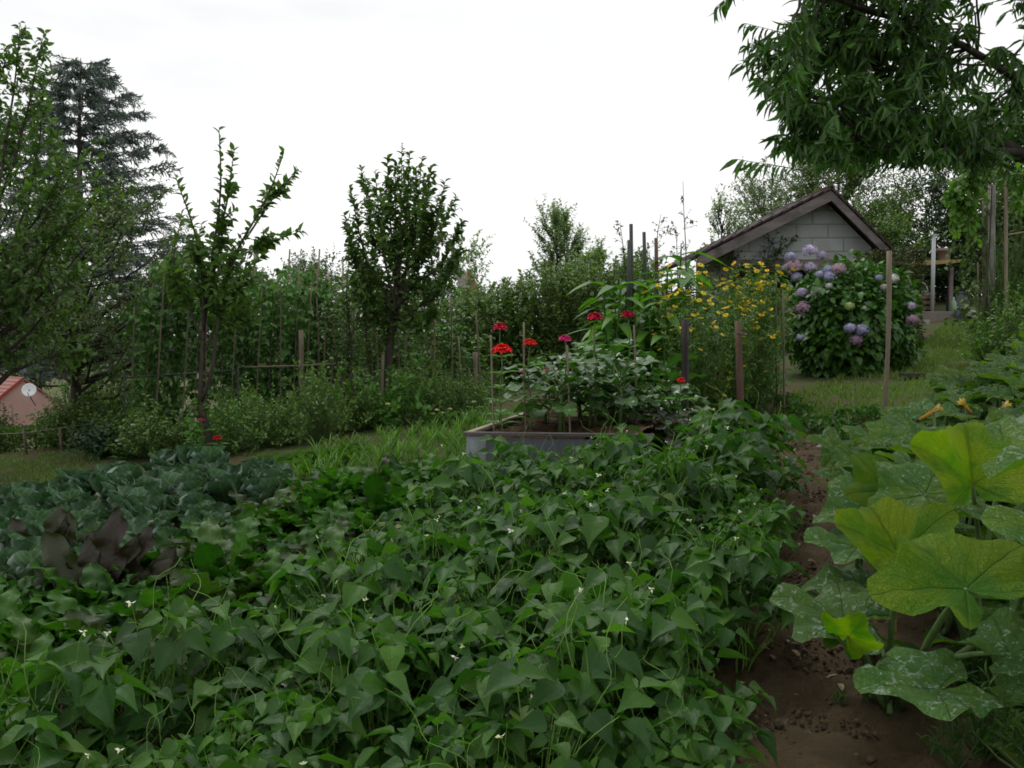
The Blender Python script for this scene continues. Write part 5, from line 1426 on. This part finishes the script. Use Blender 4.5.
ttree('grey_willow', 'low grey-green bush right of the slender tree above the hedge', 598, 245, 22, 18, .9, 47, 'grey_leaf', .075, 32, 10, 10, T_OVATE, up=.8, tl=.35)
ttree('birch_sapling', 'sparse young birch left of the shed roof', 722, 193, 19, 22, .8, 48, 'grey_leaf', .06, 26, 8, 8, T_OVATE, up=.6, tl=.3, lump=.4)
ttree('plum_tree', 'broad mid-green tree rising behind the shed', 835, 132, 22, 88, 1.9, 49, 'olive', .075, 150, 13, 11, T_OVATE, lump=.3, tl=.55, ry=1.6)
ttree('hazel_tree', 'lighter green bush right behind the right slope of the shed roof', 868, 205, 19.5, 45, 1.1, 50, 'under', .07, 70, 12, 10, T_OVATE, tl=.4)
ttree('dark_tree', 'dark tree behind the wooden shelter', 925, 175, 24, 55, 1.9, 51, 'fardark', .085, 110, 13, 11, T_OVATE, tl=.5)
ttree('dark_tree', 'tall dark tree at the right edge behind the bamboo poles', 1015, 90, 21.5, 75, 2.1, 52, 'fardark', .095, 120, 13, 12, T_OVATE, tl=.5)
ttree('dark_tree', 'low dark tree between the shelter and the climbing vine', 990, 205, 22.8, 45, 1.3, 53, 'fardark', .08, 80, 12, 11, T_OVATE, tl=.4)
ttree('bare_crown_tree', 'thin-crowned tree just behind the birch sapling and shed eave', 765, 170, 24, 30, 1.2, 54, 'olive', .07, 36, 9, 8, T_OVATE, tl=.5, lump=.4)
# twin leaning trunks
b = foot(478, 16.5); q = Geo(); q.tube([b - A(0, 0, .1), at(472, 310, 16.5), at(462, 285, 16.5), at(455, 258, 16.5), at(450, 243, 16.5)], [.085, .075, .06, .045, .03], 8)
tag(q.build('leaning_trunk', M['bark_pale'], None, b), 'pale bare trunk leaning left above the hedge', 'dead trunk')
b = foot(486, 16.9); M['bark_tan'] = plainmat('flaking_tan_bark', (.10, .07, .04), (.36, .27, .16), 7, .9, .8, stretch=(1, 1, .6))
q = Geo(); q.tube([b - A(0, 0, .1), at(479, 320, 16.9), at(473, 292, 16.9), at(468, 272, 16.9)], [.17, .15, .12, .07], 9)
W, L = Geo(), Geo(); rg = np.random.default_rng(23); k = 60; s_ = np.array([at(468 + rg.uniform(-9, 14), 300 - rg.uniform(0, 55), 16.9) for _ in range(k)])
twigs(W, L, s_, rdir(rg, k) + A(0, 0, 1.2), rg.uniform(.2, .5, k), rg, T_SMALL, .06, 12, rad=.004)
r = thing('broken_trunk', 'thick tan trunk with flaking bark beside the pale leaning trunk', 'tree trunk', b); q.build('trunk', M['bark_tan'], r, b); W.build('twigs', M['bark'], r, b); L.build('leaves', M['grey_leaf'], r, b)
# long hedge of upright shoots
rg = np.random.default_rng(29); W, L = Geo(), Geo(); b = gp(.6, 14.6); k = 520
xx = rg.uniform(at(455, 0, 14.5)[0], at(655, 0, 14.5)[0], k); yy = rg.uniform(13.6, 15.8, k)
P0 = np.stack([xx, yy, g(xx, yy)], -1)
Hh = 1.42 + .18 * cn(xx, yy, 1.5) + rg.uniform(-.12, .18, k) + .12 * (xx - .6)
for i in range(3):
    s_ = P0 + np.stack([np.zeros(k), np.zeros(k), Hh * (.02 + .33 * i)], -1); D = rdir(rg, k) * (.7 if i == 0 else .55) + A(0, 0, 1)
    twigs(W, L, s_, D, Hh * .36, rg, T_SMALL, .075, 20, bend=0, spread=.85, leafup=.1, rad=.006, t0=.0)
r = thing('hedge', 'long loose hedge of upright green shoots across the back of the garden', 'hedge', b); W.build('stems', M['bark'], r, b); L.build('foliage', M['willow'], r, b)

# ------------------------------------------------------------------ canes with climbing beans
def climber(seed, H, dens=1.0, R=.14):
    rg = np.random.default_rng(seed); L, S = Geo(), Geo()
    t = np.linspace(0, 1, 30); S.tube(np.stack([.03 * np.cos(t * 25), .03 * np.sin(t * 25), t * H], -1), .004, 4, cap=False)
    k = int(120 * dens * H / 2.2); z = rg.random(k) ** .85 * H; a = rg.uniform(0, 6.28, k); rr = R * (1 + .4 * np.sin(z * 4 + seed)) * rg.uniform(.3, 1.1, k)
    o_ = np.stack([np.cos(a), np.sin(a), np.zeros(k)], -1); C = o_ * rr[:, None] + np.stack([0 * z, 0 * z, z], -1)
    prisms(S, C * A(.15, .15, .96), C, .0018)
    for off in (0, 1.9, -1.9):
        yaw = a + off + rg.normal(0, .4, k)
        d = np.stack([np.cos(yaw), np.sin(yaw), rg.uniform(-1.3, -.2, k)], -1)
        L.inst(T_BEAN, frames(d, norm(o_ + A(0, 0, .7) + rg.normal(0, .3, (k, 3)))), C, rg.uniform(.065, .10, k), rg.random(k))
    return L, S
cl = []
for i in range(4):
    L, S = climber(i, 2.0, 1.3, .16)
    r = thing('climbing_bean', 'climbing bean plant twining up a cane in the dense left row', 'climbing bean', (0, 0, 0), 'climbing beans in the dense left row')
    L.build('foliage', M['climber'], r); S.build('stem', M['stem'], r); cl.append(r)
for i in range(17):
    px = 138 + i * 12.2; Y = 11.6 + .06 * i + .25 * (i % 2); loc = foot(px, Y); top = (310, 285, 262, 250, 262, 275, 268, 280, 292, 285, 270, 290, 280, 268, 285, 275, 290)[i]
    H = at(px, top, Y)[2] - loc[2]; s_ = (1, 1, H / 2.0)
    if i < 4: cl[i].location = loc; cl[i].scale = s_
    else: dup(cl[i % 4], loc, i, s_)
    stake('bean_cane', 'thin cane wrapped in climbing beans in the dense left row', 'cane', at(px + (3 if i % 3 else -4), top - 3, Y - .15), loc - A(0, .3, 0), .009, 'cane' if i % 4 == 1 else 'cane_old', 6, 'canes in the dense left row')
cl2 = []
for i in range(3):
    L, S = climber(i + 30, 2.2, .8, .16)
    r = thing('climbing_bean', 'climbing bean plant on a pale cane in the far middle row', 'climbing bean', (0, 0, 0), 'climbing beans in the far middle row')
    L.build('foliage', M['under'], r); S.build('stem', M['stem'], r); cl2.append(r)
j = 0
for i in range(24):
    px = 236 + i * 9.8; Y = 13.9 + .05 * i + .6 * (i % 2); loc = foot(px, Y); top = 262 + 10 * sin(i * 2.1) + (22 if i > 19 else 0) + (8 if 10 < i < 18 else 0); H = at(px, top + 12, Y)[2] - loc[2]; s_ = (1, 1, H / 2.2)
    if i < 3: cl2[i].location = loc; cl2[i].scale = s_
    else: dup(cl2[i % 3], loc, i, s_)
    lean = 12 * sin(i * 1.7)
    stake('bean_cane', 'pale bamboo cane of the far middle bean row', 'cane', at(px + lean * .5, top + 14 - 9 * (i % 3), Y - .35), foot(px - lean * .5, Y - .8), .013, 'cane' if i % 3 else 'cane_old', 6, 'canes in the far middle row')
stake('cane_rail', 'horizontal cane rail tied along the far middle bean row', 'cane rail', at(345, 363, 11.95), at(243, 367, 11.95), .012, 'cane', 6, below=0)
stake('wooden_post', 'thick pale post left of the pear tree holding the cane rail', 'post', at(301, 330, 12.0), foot(303, 12.0), .032, 'cane', 7)
stake('wooden_post', 'pale stake touching the trunk of the pear tree', 'post', at(383, 352, 11.4), foot(381, 11.4), .018, 'cane', 7)
stake('wire_rail', 'thin wire stretched between stakes right of the pear tree', 'wire', at(470, 372, 12.4), at(392, 378, 12.4), .006, 'dark_metal', 5, below=0)
for i, (px, pt) in enumerate([(398, 380), (411, 378), (425, 378), (444, 374), (458, 372), (469, 368), (475, 352), (331, 378), (318, 386), (281, 372)]):
    stake('short_stake', 'short weathered stake in the flower bed by the pear tree', 'stake', at(px, pt, 12.4), foot(px + 1, 12.4), .013 if i != 6 else .03, 'cane_old' if i % 2 else 'cane', 6, 'short stakes in the flower bed')
# dark metal frame
r = thing('metal_frame', 'thin black metal frame standing by the white dahlias', 'frame', foot(124, 10.8)); bb = np.array(r.location)
q = Geo(); q.tube([bb - A(0, 0, .1), at(124, 374, 10.8)], .009, 6); q.build('upright', M['dark_metal'], r, bb)
q = Geo(); q.tube([foot(238, 10.8) - A(0, 0, .1), at(238, 366, 10.8)], .009, 6); q.build('upright', M['dark_metal'], r, bb)
q = Geo(); q.tube([at(124, 378, 10.8), at(238, 370, 10.8)], .007, 6); q.build('crossbar', M['dark_metal'], r, bb)

# ------------------------------------------------------------------ low planting
def bush(name, label, cat, loc, R, H, seed, mat, leaf, k, tpl=T_SMALL, group=None, nlf=9, tl=.22):
    rg = np.random.default_rng(seed); W, L = Geo(), Geo(); v = rdir(rg, k); v[:, 2] = np.abs(v[:, 2]) * 1.2 - .1
    tip = v * A(R, R, H * .85) * rg.uniform(.35, 1, (k, 1)) * (1 + .2 * np.sin(v[:, :1] * 7 + seed)) + A(0, 0, .04)
    prisms(W, tip * A(.2, .2, .1), tip, .004)
    twigs(W, L, tip, v * .7 + A(0, 0, .6) + rdir(rg, k) * .5, rg.uniform(.5, 1.3, k) * tl, rg, tpl, leaf, nlf, bend=-.04, rad=.0025, flat=.5)
    r = thing(name, label, cat, loc, group); W.build('stems', M['stem'], r); L.build('foliage', M[mat], r); return r
bl = [bush('potato_plant', 'low leafy potato plant in the bed below the bean canes', 'potato plant', (0, 0, 0), .34, .5, 70 + i, ('under', 'willow', 'zleaf', 'feather', 'under')[i], (.055, .05, .07, .05, .04)[i], (120, 110, 60, 150, 120)[i], (T_OVATE, T_OVATE, T_HYD, T_LANCE, T_SMALL)[i], 'low plants below the bean canes') for i in range(5)]
rg = np.random.default_rng(90); j = 0
for Y, x0, x1 in ((10.4, 150, 330), (11.2, 225, 480), (12.2, 235, 490), (13.2, 240, 500)):
    for px in np.arange(x0, x1, 27 * 11 / Y):
        loc = foot(px + rg.uniform(-6, 6), Y + rg.uniform(-.2, .2)); s_ = rg.uniform(.8, 1.3) * (.85 if Y < 11 else .72)
        if j < 5: bl[j].location = loc; bl[j].scale = (s_,) * 3
        else: dup(bl[rg.integers(5)], loc, rg.uniform(0, 6), (s_, s_, s_ * rg.uniform(.8, 1.4)))
        j += 1
sh = []
for i in range(19):
    px = 232 + i * 13.6 + 4 * sin(i * 3.3); Y = 12.75 + .12 * sin(i * 5); loc = foot(px, Y); top = 322 + 14 * sin(i * 1.9) + (12 if i > 13 else 0); H = at(px, top, Y)[2] - loc[2]
    dup(cl[i % 4] if i % 3 else cl2[i % 3], loc, i, (.9, .9, H / 2.05), 'climbing bean plant on a cane in the nearer middle row', 'climbing beans in the nearer middle row')
    stake('bean_cane', 'cane standing clear in the nearer middle bean row', 'cane', at(px + 3 * sin(i), top - 18 + 10 * sin(i * 2.7), Y - .25), foot(px - 3 * sin(i), Y - .35), .011, 'cane' if i % 2 else 'cane_old', 6, 'canes in the nearer middle row')
for i, (px, Y, R, H, mt) in enumerate([(66, 12.4, .32, .42, 'under'), (84, 12.3, .4, .5, 'olive'), (112, 12.2, .4, .65, 'under'), (78, 13.6, .4, .75, 'under'), (100, 14.2, .5, 1.15, 'vine'), (54, 12.8, .2, .3, 'under'), (126, 11.1, .3, .3, 'under'), (100, 11.0, .2, .2, 'cabbage'),
                                      (150, 12.6, .5, 1.1, 'under'), (-12, 12.8, .3, .6, 'olive'), (125, 15.5, .6, 1.2, 'olive'), (74, 15.2, .35, 1.25, 'under'), (103, 15.8, .55, 1.5, 'plum')]):
    lab = ['low green currant shrub at the left lawn edge', 'olive currant shrub left of the metal frame', 'green currant shrub just behind the metal frame', 'green currant shrub below the plum tree', 'bright yellow-green shrub glowing beneath the plum tree', 'small currant shrub beside the clipped hedge', 'leafy clump carrying the white dahlias', 'tiny grey-green clump at the edge of the left lawn', 'tall shrub at the left end of the climbing beans', 'shrub growing before the pink house', 'olive shrub in shade behind the climbing beans', 'narrow upright shrub right of the pink house', 'dark rounded shrub below the trunk of the plum tree'][i]
    bush('shrub', lab, 'shrub', foot(px, Y), R, H, 100 + i, mt, .05, 170, T_OVATE, 'shrubs at the left lawn edge')
# asparagus-like ferny mass and vine on poles at the right
Yv = 13.0
for i, (px, H) in enumerate([(998, 1.45), (1010, 1.6), (1024, 1.6), (1038, 1.5), (1000, 1.0), (1018, 1.2)]):
    bush('asparagus_plant', 'feathery asparagus plant below the bamboo poles' , 'asparagus', foot(px, Yv + .2 * (i % 3)), .32, H, 130 + i, 'feather', .04, 260, T_LANCE, 'asparagus plants by the bamboo poles', 12, .22)
bm = [(992, 185, 13.1, .045, 'tallest thick grey bamboo pole at the right edge', 'bark_pale'), (985, 195, 13.5, .04, 'grey bamboo pole just left of the thickest one', 'cane_old'), (1006, 165, 12.8, .022, 'thin pale bamboo pole right of the thick ones', 'cane'), (978, 262, 13.0, .010, 'short thin cane in the ferny plants', 'cane_old')]
for px, pt, Y, r_, lab, mt in bm: stake('bamboo_pole', lab, 'bamboo pole', at(px, pt, Y), foot(px, Y), r_, mt, 8, 'bamboo poles at the right edge')
stake('cane_rail', 'thin pale cane tied sideways to the bamboo poles', 'cane rail', at(1030, 231, 12.8), at(1006, 235, 12.8), .012, 'cane', 6, below=0)
rg = np.random.default_rng(140); W, L = Geo(), Geo(); b = foot(975, 12.6)
for i, (pts) in enumerate([[(992, 185), (975, 165), (962, 180), (958, 215)], [(990, 190), (970, 175), (968, 230)], [(1006, 170), (1016, 178), (1020, 195)], [(992, 170), (980, 160), (975, 200)], [(985, 200), (962, 200), (955, 195)]]):
    Q = np.array(pth(12.8, pts)); idx = np.linspace(0, len(Q) - 1, 14); Q = np.stack([np.interp(idx, np.arange(len(Q)), Q[:, c]) for c in range(3)], -1); W.tube(Q, .006, 5)
    k = 34; s_, dr = along(Q, rg.uniform(.1, 1, k)); twigs(W, L, s_, dr + rdir(rg, k), rg.uniform(.1, .25, k), rg, T_HYD, .085, 5, bend=-.1, leafup=-.5, rad=.002)
q_ = np.array([b - A(0, 0, .1), at(985, 300, 12.9), at(990, 240, 12.9), at(992, 185, 12.8)]); W.tube(q_, [.014, .012, .01, .008], 5)
r = thing('grape_vine', 'bright green vine hanging from the bamboo poles', 'vine', b); W.build('stems', M['bark'], r, b); L.build('foliage', M['vine'], r, b)
for i, (px, Y, H) in enumerate([(990, 10.9, .62), (1008, 10.7, .75), (1024, 10.9, .8), (1034, 10.4, .6)]):
    bush('raspberry_bush', ['yellow-green raspberry bush at the lawn edge below the bamboo poles', 'tallest raspberry bush beside the squash patch', 'raspberry bush cut by the right edge of the view', 'raspberry bush mostly hidden at the right edge behind squash leaves'][i], 'raspberry bush', foot(px, Y), .26, H, 150 + i, 'vine' if i % 2 == 0 else 'under', .045, 110, T_OVATE, 'raspberry bushes at the lawn edge', 7, .18)

W, L = Geo(), Geo(); rg = np.random.default_rng(171); b = foot(1012, 13.6); k = 330
P1 = np.array([at(rg.uniform(958, 1075), rg.uniform(150, 330), 13.5 + rg.uniform(-.4, .5)) for _ in range(k)])
twigs(W, L, P1, rdir(rg, k) + A(0, 0, -.3), rg.uniform(.15, .4, k), rg, T_HYD, .07, 9, bend=-.12, leafup=-.3, rad=.003)
for px in (975, 1000, 1022, 1045): W.tube(np.array([foot(px, 13.6) - A(0, 0, .1), at(px + 6, 280, 13.6), at(px - 4, 220, 13.6), at(px + 3, 160, 13.6)]), [.014, .012, .009, .005], 5)
r = thing('climbing_plant', 'dense climbing plant behind the bamboo poles at the right edge', 'climber', b); W.build('stems', M['bark'], r, b); L.build('foliage', M['plum'], r, b)

# ------------------------------------------------------------------ left distance: lawn edge, hedge, house
L = Geo(); rg = np.random.default_rng(160); k = 14000; v = rdir(rg, k); v = v / np.abs(v).max(axis=1, keepdims=True) * rg.uniform(.85, 1, (k, 1))
hc_ = A(-6.9, 12.6, float(g(-6.9, 12.6)) + .17); pos = hc_ + v * A(1.35, .3, .19) + rg.normal(0, .02, (k, 3)); L.inst(T_SMALL, frames(norm(v + rg.normal(0, .5, (k, 3))), rdir(rg, k)), pos, .04, rg.random(k))
b = gp(-6.9, 12.6); r = thing('clipped_hedge', 'low clipped green hedge at the far left before the pink house', 'hedge', b); L.build('foliage', M['under'], r, b); q = Geo()
for i in range(8): q.tube([gp(-8.1 + i * .34, 12.6) - A(0, 0, .05), gp(-8.1 + i * .34, 12.6) + A(0, 0, .25)], .012, 5)
q.build('stems', M['bark'], r, b)
root = thing('wire_fence', 'thin wire fence with grey posts at the far left', 'fence', foot(30, 11.9)); bb = np.array(root.location)
q = Geo(); q.tube([at(-40, 436, 11.9), at(24, 433, 11.9), at(60, 428, 11.9), at(118, 420, 11.9)], .004, 5); q.build('wire', M['bark_pale'], root, bb)
for px in (24, 60, 118):
    q = Geo(); q.tube([foot(px, 11.9) - A(0, 0, .1), at(px, 428, 11.9)], .018, 6); q.build('post', M['cane_old'], root, bb)
# pink house
Yh = 60.0; apx = at(22, 379, Yh); zb = float(g(apx[0], Yh)) - .5
root = thing('house', 'pink rendered house with a red tiled roof and a satellite dish, far left', 'house', (apx[0], Yh, zb + .5)); bb = np.array(root.location)
M['pink'] = plainmat('pink_render', (.38, .235, .21), (.44, .28, .25), 1.5, .9, .1)
mt_, nt = newmat('red_roof_tiles'); n = N(nt); tc = n('ShaderNodeTexCoord').outputs['Object']
wv = n('ShaderNodeTexWave', {'Vector': tc, 'Scale': 1.6, 'Distortion': .6}, bands_direction='Z').outputs['Fac']
n.out(n('ShaderNodeBsdfPrincipled', {'Base Color': n.mix(wv, (.16, .06, .05), (.34, .15, .13)), 'Roughness': .85}).outputs[0]); M['redtile'] = mt_
gx = norm(A(.80, -.60, 0)); gd = A(.60, .80, 0)          # gx: outward normal of the gable; gd: along the gable towards the back
def HP(a_, c_, z_): return A(apx[0], Yh, 0) + gd * a_ - gx * c_ + A(0, 0, z_)
za = apx[2]; fw, bw, dep = 1.5, 3.2, 7.0
zf, zbk = za - 1.15, za - 2.3
q = Geo(); V = []
for c_ in (0, dep):
    V += [HP(-fw, c_, zb), HP(bw, c_, zb), HP(bw, c_, zbk), HP(0, c_, za - .05), HP(-fw, c_, zf)]
q.add(V, [np.array([(0, 5, 9, 4), (1, 2, 7, 6)]), np.array([(0, 3, 4), (0, 1, 3), (1, 2, 3), (5, 9, 8), (5, 8, 6), (6, 8, 7)])]); q.build('wall', M['pink'], root, bb, False)
for (a1_, z1_, nm) in ((-fw - .15, zf - .12, 'f'), (bw + .2, zbk - .15, 'b')):
    q = Geo(); V = [HP(0, -.12, za), HP(a1_, -.12, z1_), HP(a1_, dep, z1_), HP(0, dep, za)]; V += [p_ + A(0, 0, .12) for p_ in V]
    q.add(V, np.array([(0, 1, 2, 3), (7, 6, 5, 4), (0, 4, 5, 1), (1, 5, 6, 2), (2, 6, 7, 3), (3, 7, 4, 0)])); q.build('roof', M['redtile'], root, bb, False)
q = Geo(); V = [HP(0, -.125, za + .14), HP(-fw - .17, -.125, zf + .02), HP(-fw - .17, -.125, zf - .2), HP(0, -.125, za - .1)]; V += [p_ - gx * -.05 for p_ in V]
q.add(V, np.array([(0, 1, 2, 3), (7, 6, 5, 4), (0, 4, 5, 1), (1, 5, 6, 2), (2, 6, 7, 3), (3, 7, 4, 0)])); M['redv'] = plainmat('red_verge', (.22, .04, .03), (.28, .06, .04), 3); q.build('verge_board', M['redv'], root, bb, False)
dc = at(29, 390, Yh - 2.0); r = thing('satellite_dish', 'white round satellite dish fixed to the pink house wall', 'satellite dish', dc)
q = Geo(); nn = norm(A(.25, -.9, .3)); Fm = frames(nn[None], A(0, 0, 1)[None])[0]; rr_ = np.linspace(0, .40, 6); th_ = np.arange(24) * 2 * pi / 24; V = []
for r_ in rr_:
    for t_ in th_: V.append(dc + Fm[:, 0] * r_ * cos(t_) + Fm[:, 2] * r_ * sin(t_) + nn * (r_ ** 2 * .5 - .05))
F = [(j * 24 + i, j * 24 + (i + 1) % 24, (j + 1) * 24 + (i + 1) % 24, (j + 1) * 24 + i) for j in range(5) for i in range(24)]
q.add(V, np.array(F)); M['dish'] = plainmat('white_dish', (.6, .62, .64), (.68, .7, .72), 3, .4, 0); o = q.build('dish', M['dish'], r, dc); sd = o.modifiers.new('thick', 'SOLIDIFY'); sd.thickness = .02
q = Geo(); q.tube([dc - A(0, 0, .38) + nn * .05, dc + nn * .45 - A(0, 0, .25)], .02, 6); q.tube([dc - nn * .02, dc - nn * .5 - A(0, 0, .35), dc - nn * 1.9 - A(0, 0, .45)], .03, 6); q.build('bracket', M['dark_metal'], r, dc)

# ------------------------------------------------------------------ grass
rg = np.random.default_rng(200); G_ = Geo()
lawn = [G(770, 425)[:2], G(790, 395)[:2], G(920, 348)[:2], G(945, 322)[:2], A(8.8, 17.5), A(9.5, 12), A(5.5, 8), G(1024, 380)[:2], G(900, 425)[:2], G(850, 448)[:2]]
def blades(poly, sp, thr, lo, hi, w):
    pts = np.array(scatter(poly, sp, rg, .5))
    f = cn(pts[:, 0], pts[:, 1], 1.6) + .6 * cn(pts[:, 1], pts[:, 0], 4.1); pts = pts[f + rg.normal(0, .35, len(pts)) > thr]
    k = len(pts) * 3; P = np.repeat(pts, 3, 0) + rg.normal(0, sp * .4, (k, 2)); Z_ = g(P[:, 0], P[:, 1]) - .004
    d = norm(np.stack([rg.normal(0, .5, k), rg.normal(0, .5, k), np.ones(k)], -1)); s_ = rg.uniform(lo, hi, k)
    G_.inst(T_GRASS, frames(d, rdir(rg, k)), np.stack([P[:, 0], P[:, 1], Z_], -1), np.stack([np.full(k, w), s_, s_], -1), rg.random(k))
blades(lawn, .045, -.35, .03, .075, .11)
left_lawn = [A(-8.5, 8.8), A(-4.3, 9.4), A(-4.6, 11.6), A(-9, 12.4)]
blades(left_lawn, .07, -.7, .03, .07, .12)
print('blades', G_.n // 4)
tag(G_.build('grass', M['grass'], kind='stuff'), 'short patchy green grass growing on the sloping lawn', 'grass')
# small weeds where the lawn meets the path
wd = None
for i, (px, py) in enumerate([(825, 440), (838, 435), (812, 432), (850, 428), (868, 420), (843, 446), (905, 365), (893, 372), (918, 360), (880, 425), (800, 420), (788, 412)]):
    loc = G(px, py)
    if wd is None: wd = bush('weed_clump', 'small green weed clump at the edge of the lawn', 'weed', loc, .12, .12, 210, 'bean', .05, 26, T_OVATE, 'weeds at the edge of the lawn', 4, .06)
    else: dup(wd, loc, i, .8 + .1 * (i % 4))

wg = None; rg = np.random.default_rng(77)
for i in range(8):
    loc = G(rg.uniform(935, 1060), rg.uniform(655, 790)); 
    if wg is None: wg = bush('weed_clump', 'dark green weed clump in the shade beneath the squash leaves', 'weed', loc, .10, .13, 211, 'bean', .035, 24, T_LANCE, 'weeds beneath the squash leaves', 5, .08)
    else: dup(wg, loc, i, rg.uniform(.7, 1.4))

# dry fallen leaves on the path
rg = np.random.default_rng(301); q = Geo(); P = []
for _ in range(110):
    c_ = path_poly[rg.integers(len(path_poly))] * rg.uniform(.3, .7) + path_poly[rg.integers(len(path_poly))] * .5 + rg.normal(0, .15, 2) * 1.0
    if inside(path_poly, c_[0], c_[1]): P.append((c_[0], c_[1], float(g(*c_)) + rg.uniform(.008, .025)))
P = np.array(P); d_ = rdir(rg, len(P)) * A(1, 1, .25)
q.inst(T_OVATE, frames(d_, A(0, 0, 1) + rdir(rg, len(P)) * .4), P, rg.uniform(.02, .06, len(P)), rg.random(len(P)))
M['dry'] = leafmat('dry_leaf', (.10, .055, .03), (.17, .11, .055), (.26, .20, .11), trans=.05, vein=.2)
tag(q.build('fallen_leaves', M['dry'], kind='stuff'), 'dry brown leaves lying scattered on the earth path', 'leaves')
wp = None
for i in range(16):
    c_ = path_poly[i % len(path_poly)] * rg.uniform(.2, .8); c_ = G(rg.choice([rg.uniform(700, 760), rg.uniform(830, 900)]), rg.uniform(560, 780))
    if wp is None: wp = bush('weed_clump', 'tiny green seedling weed on the bare earth path', 'weed', c_, .035, .035, 212, 'bean', .022, 9, T_OVATE, 'seedling weeds on the path', 3, .02)
    else: dup(wp, c_, i, rg.uniform(.6, 1.5))
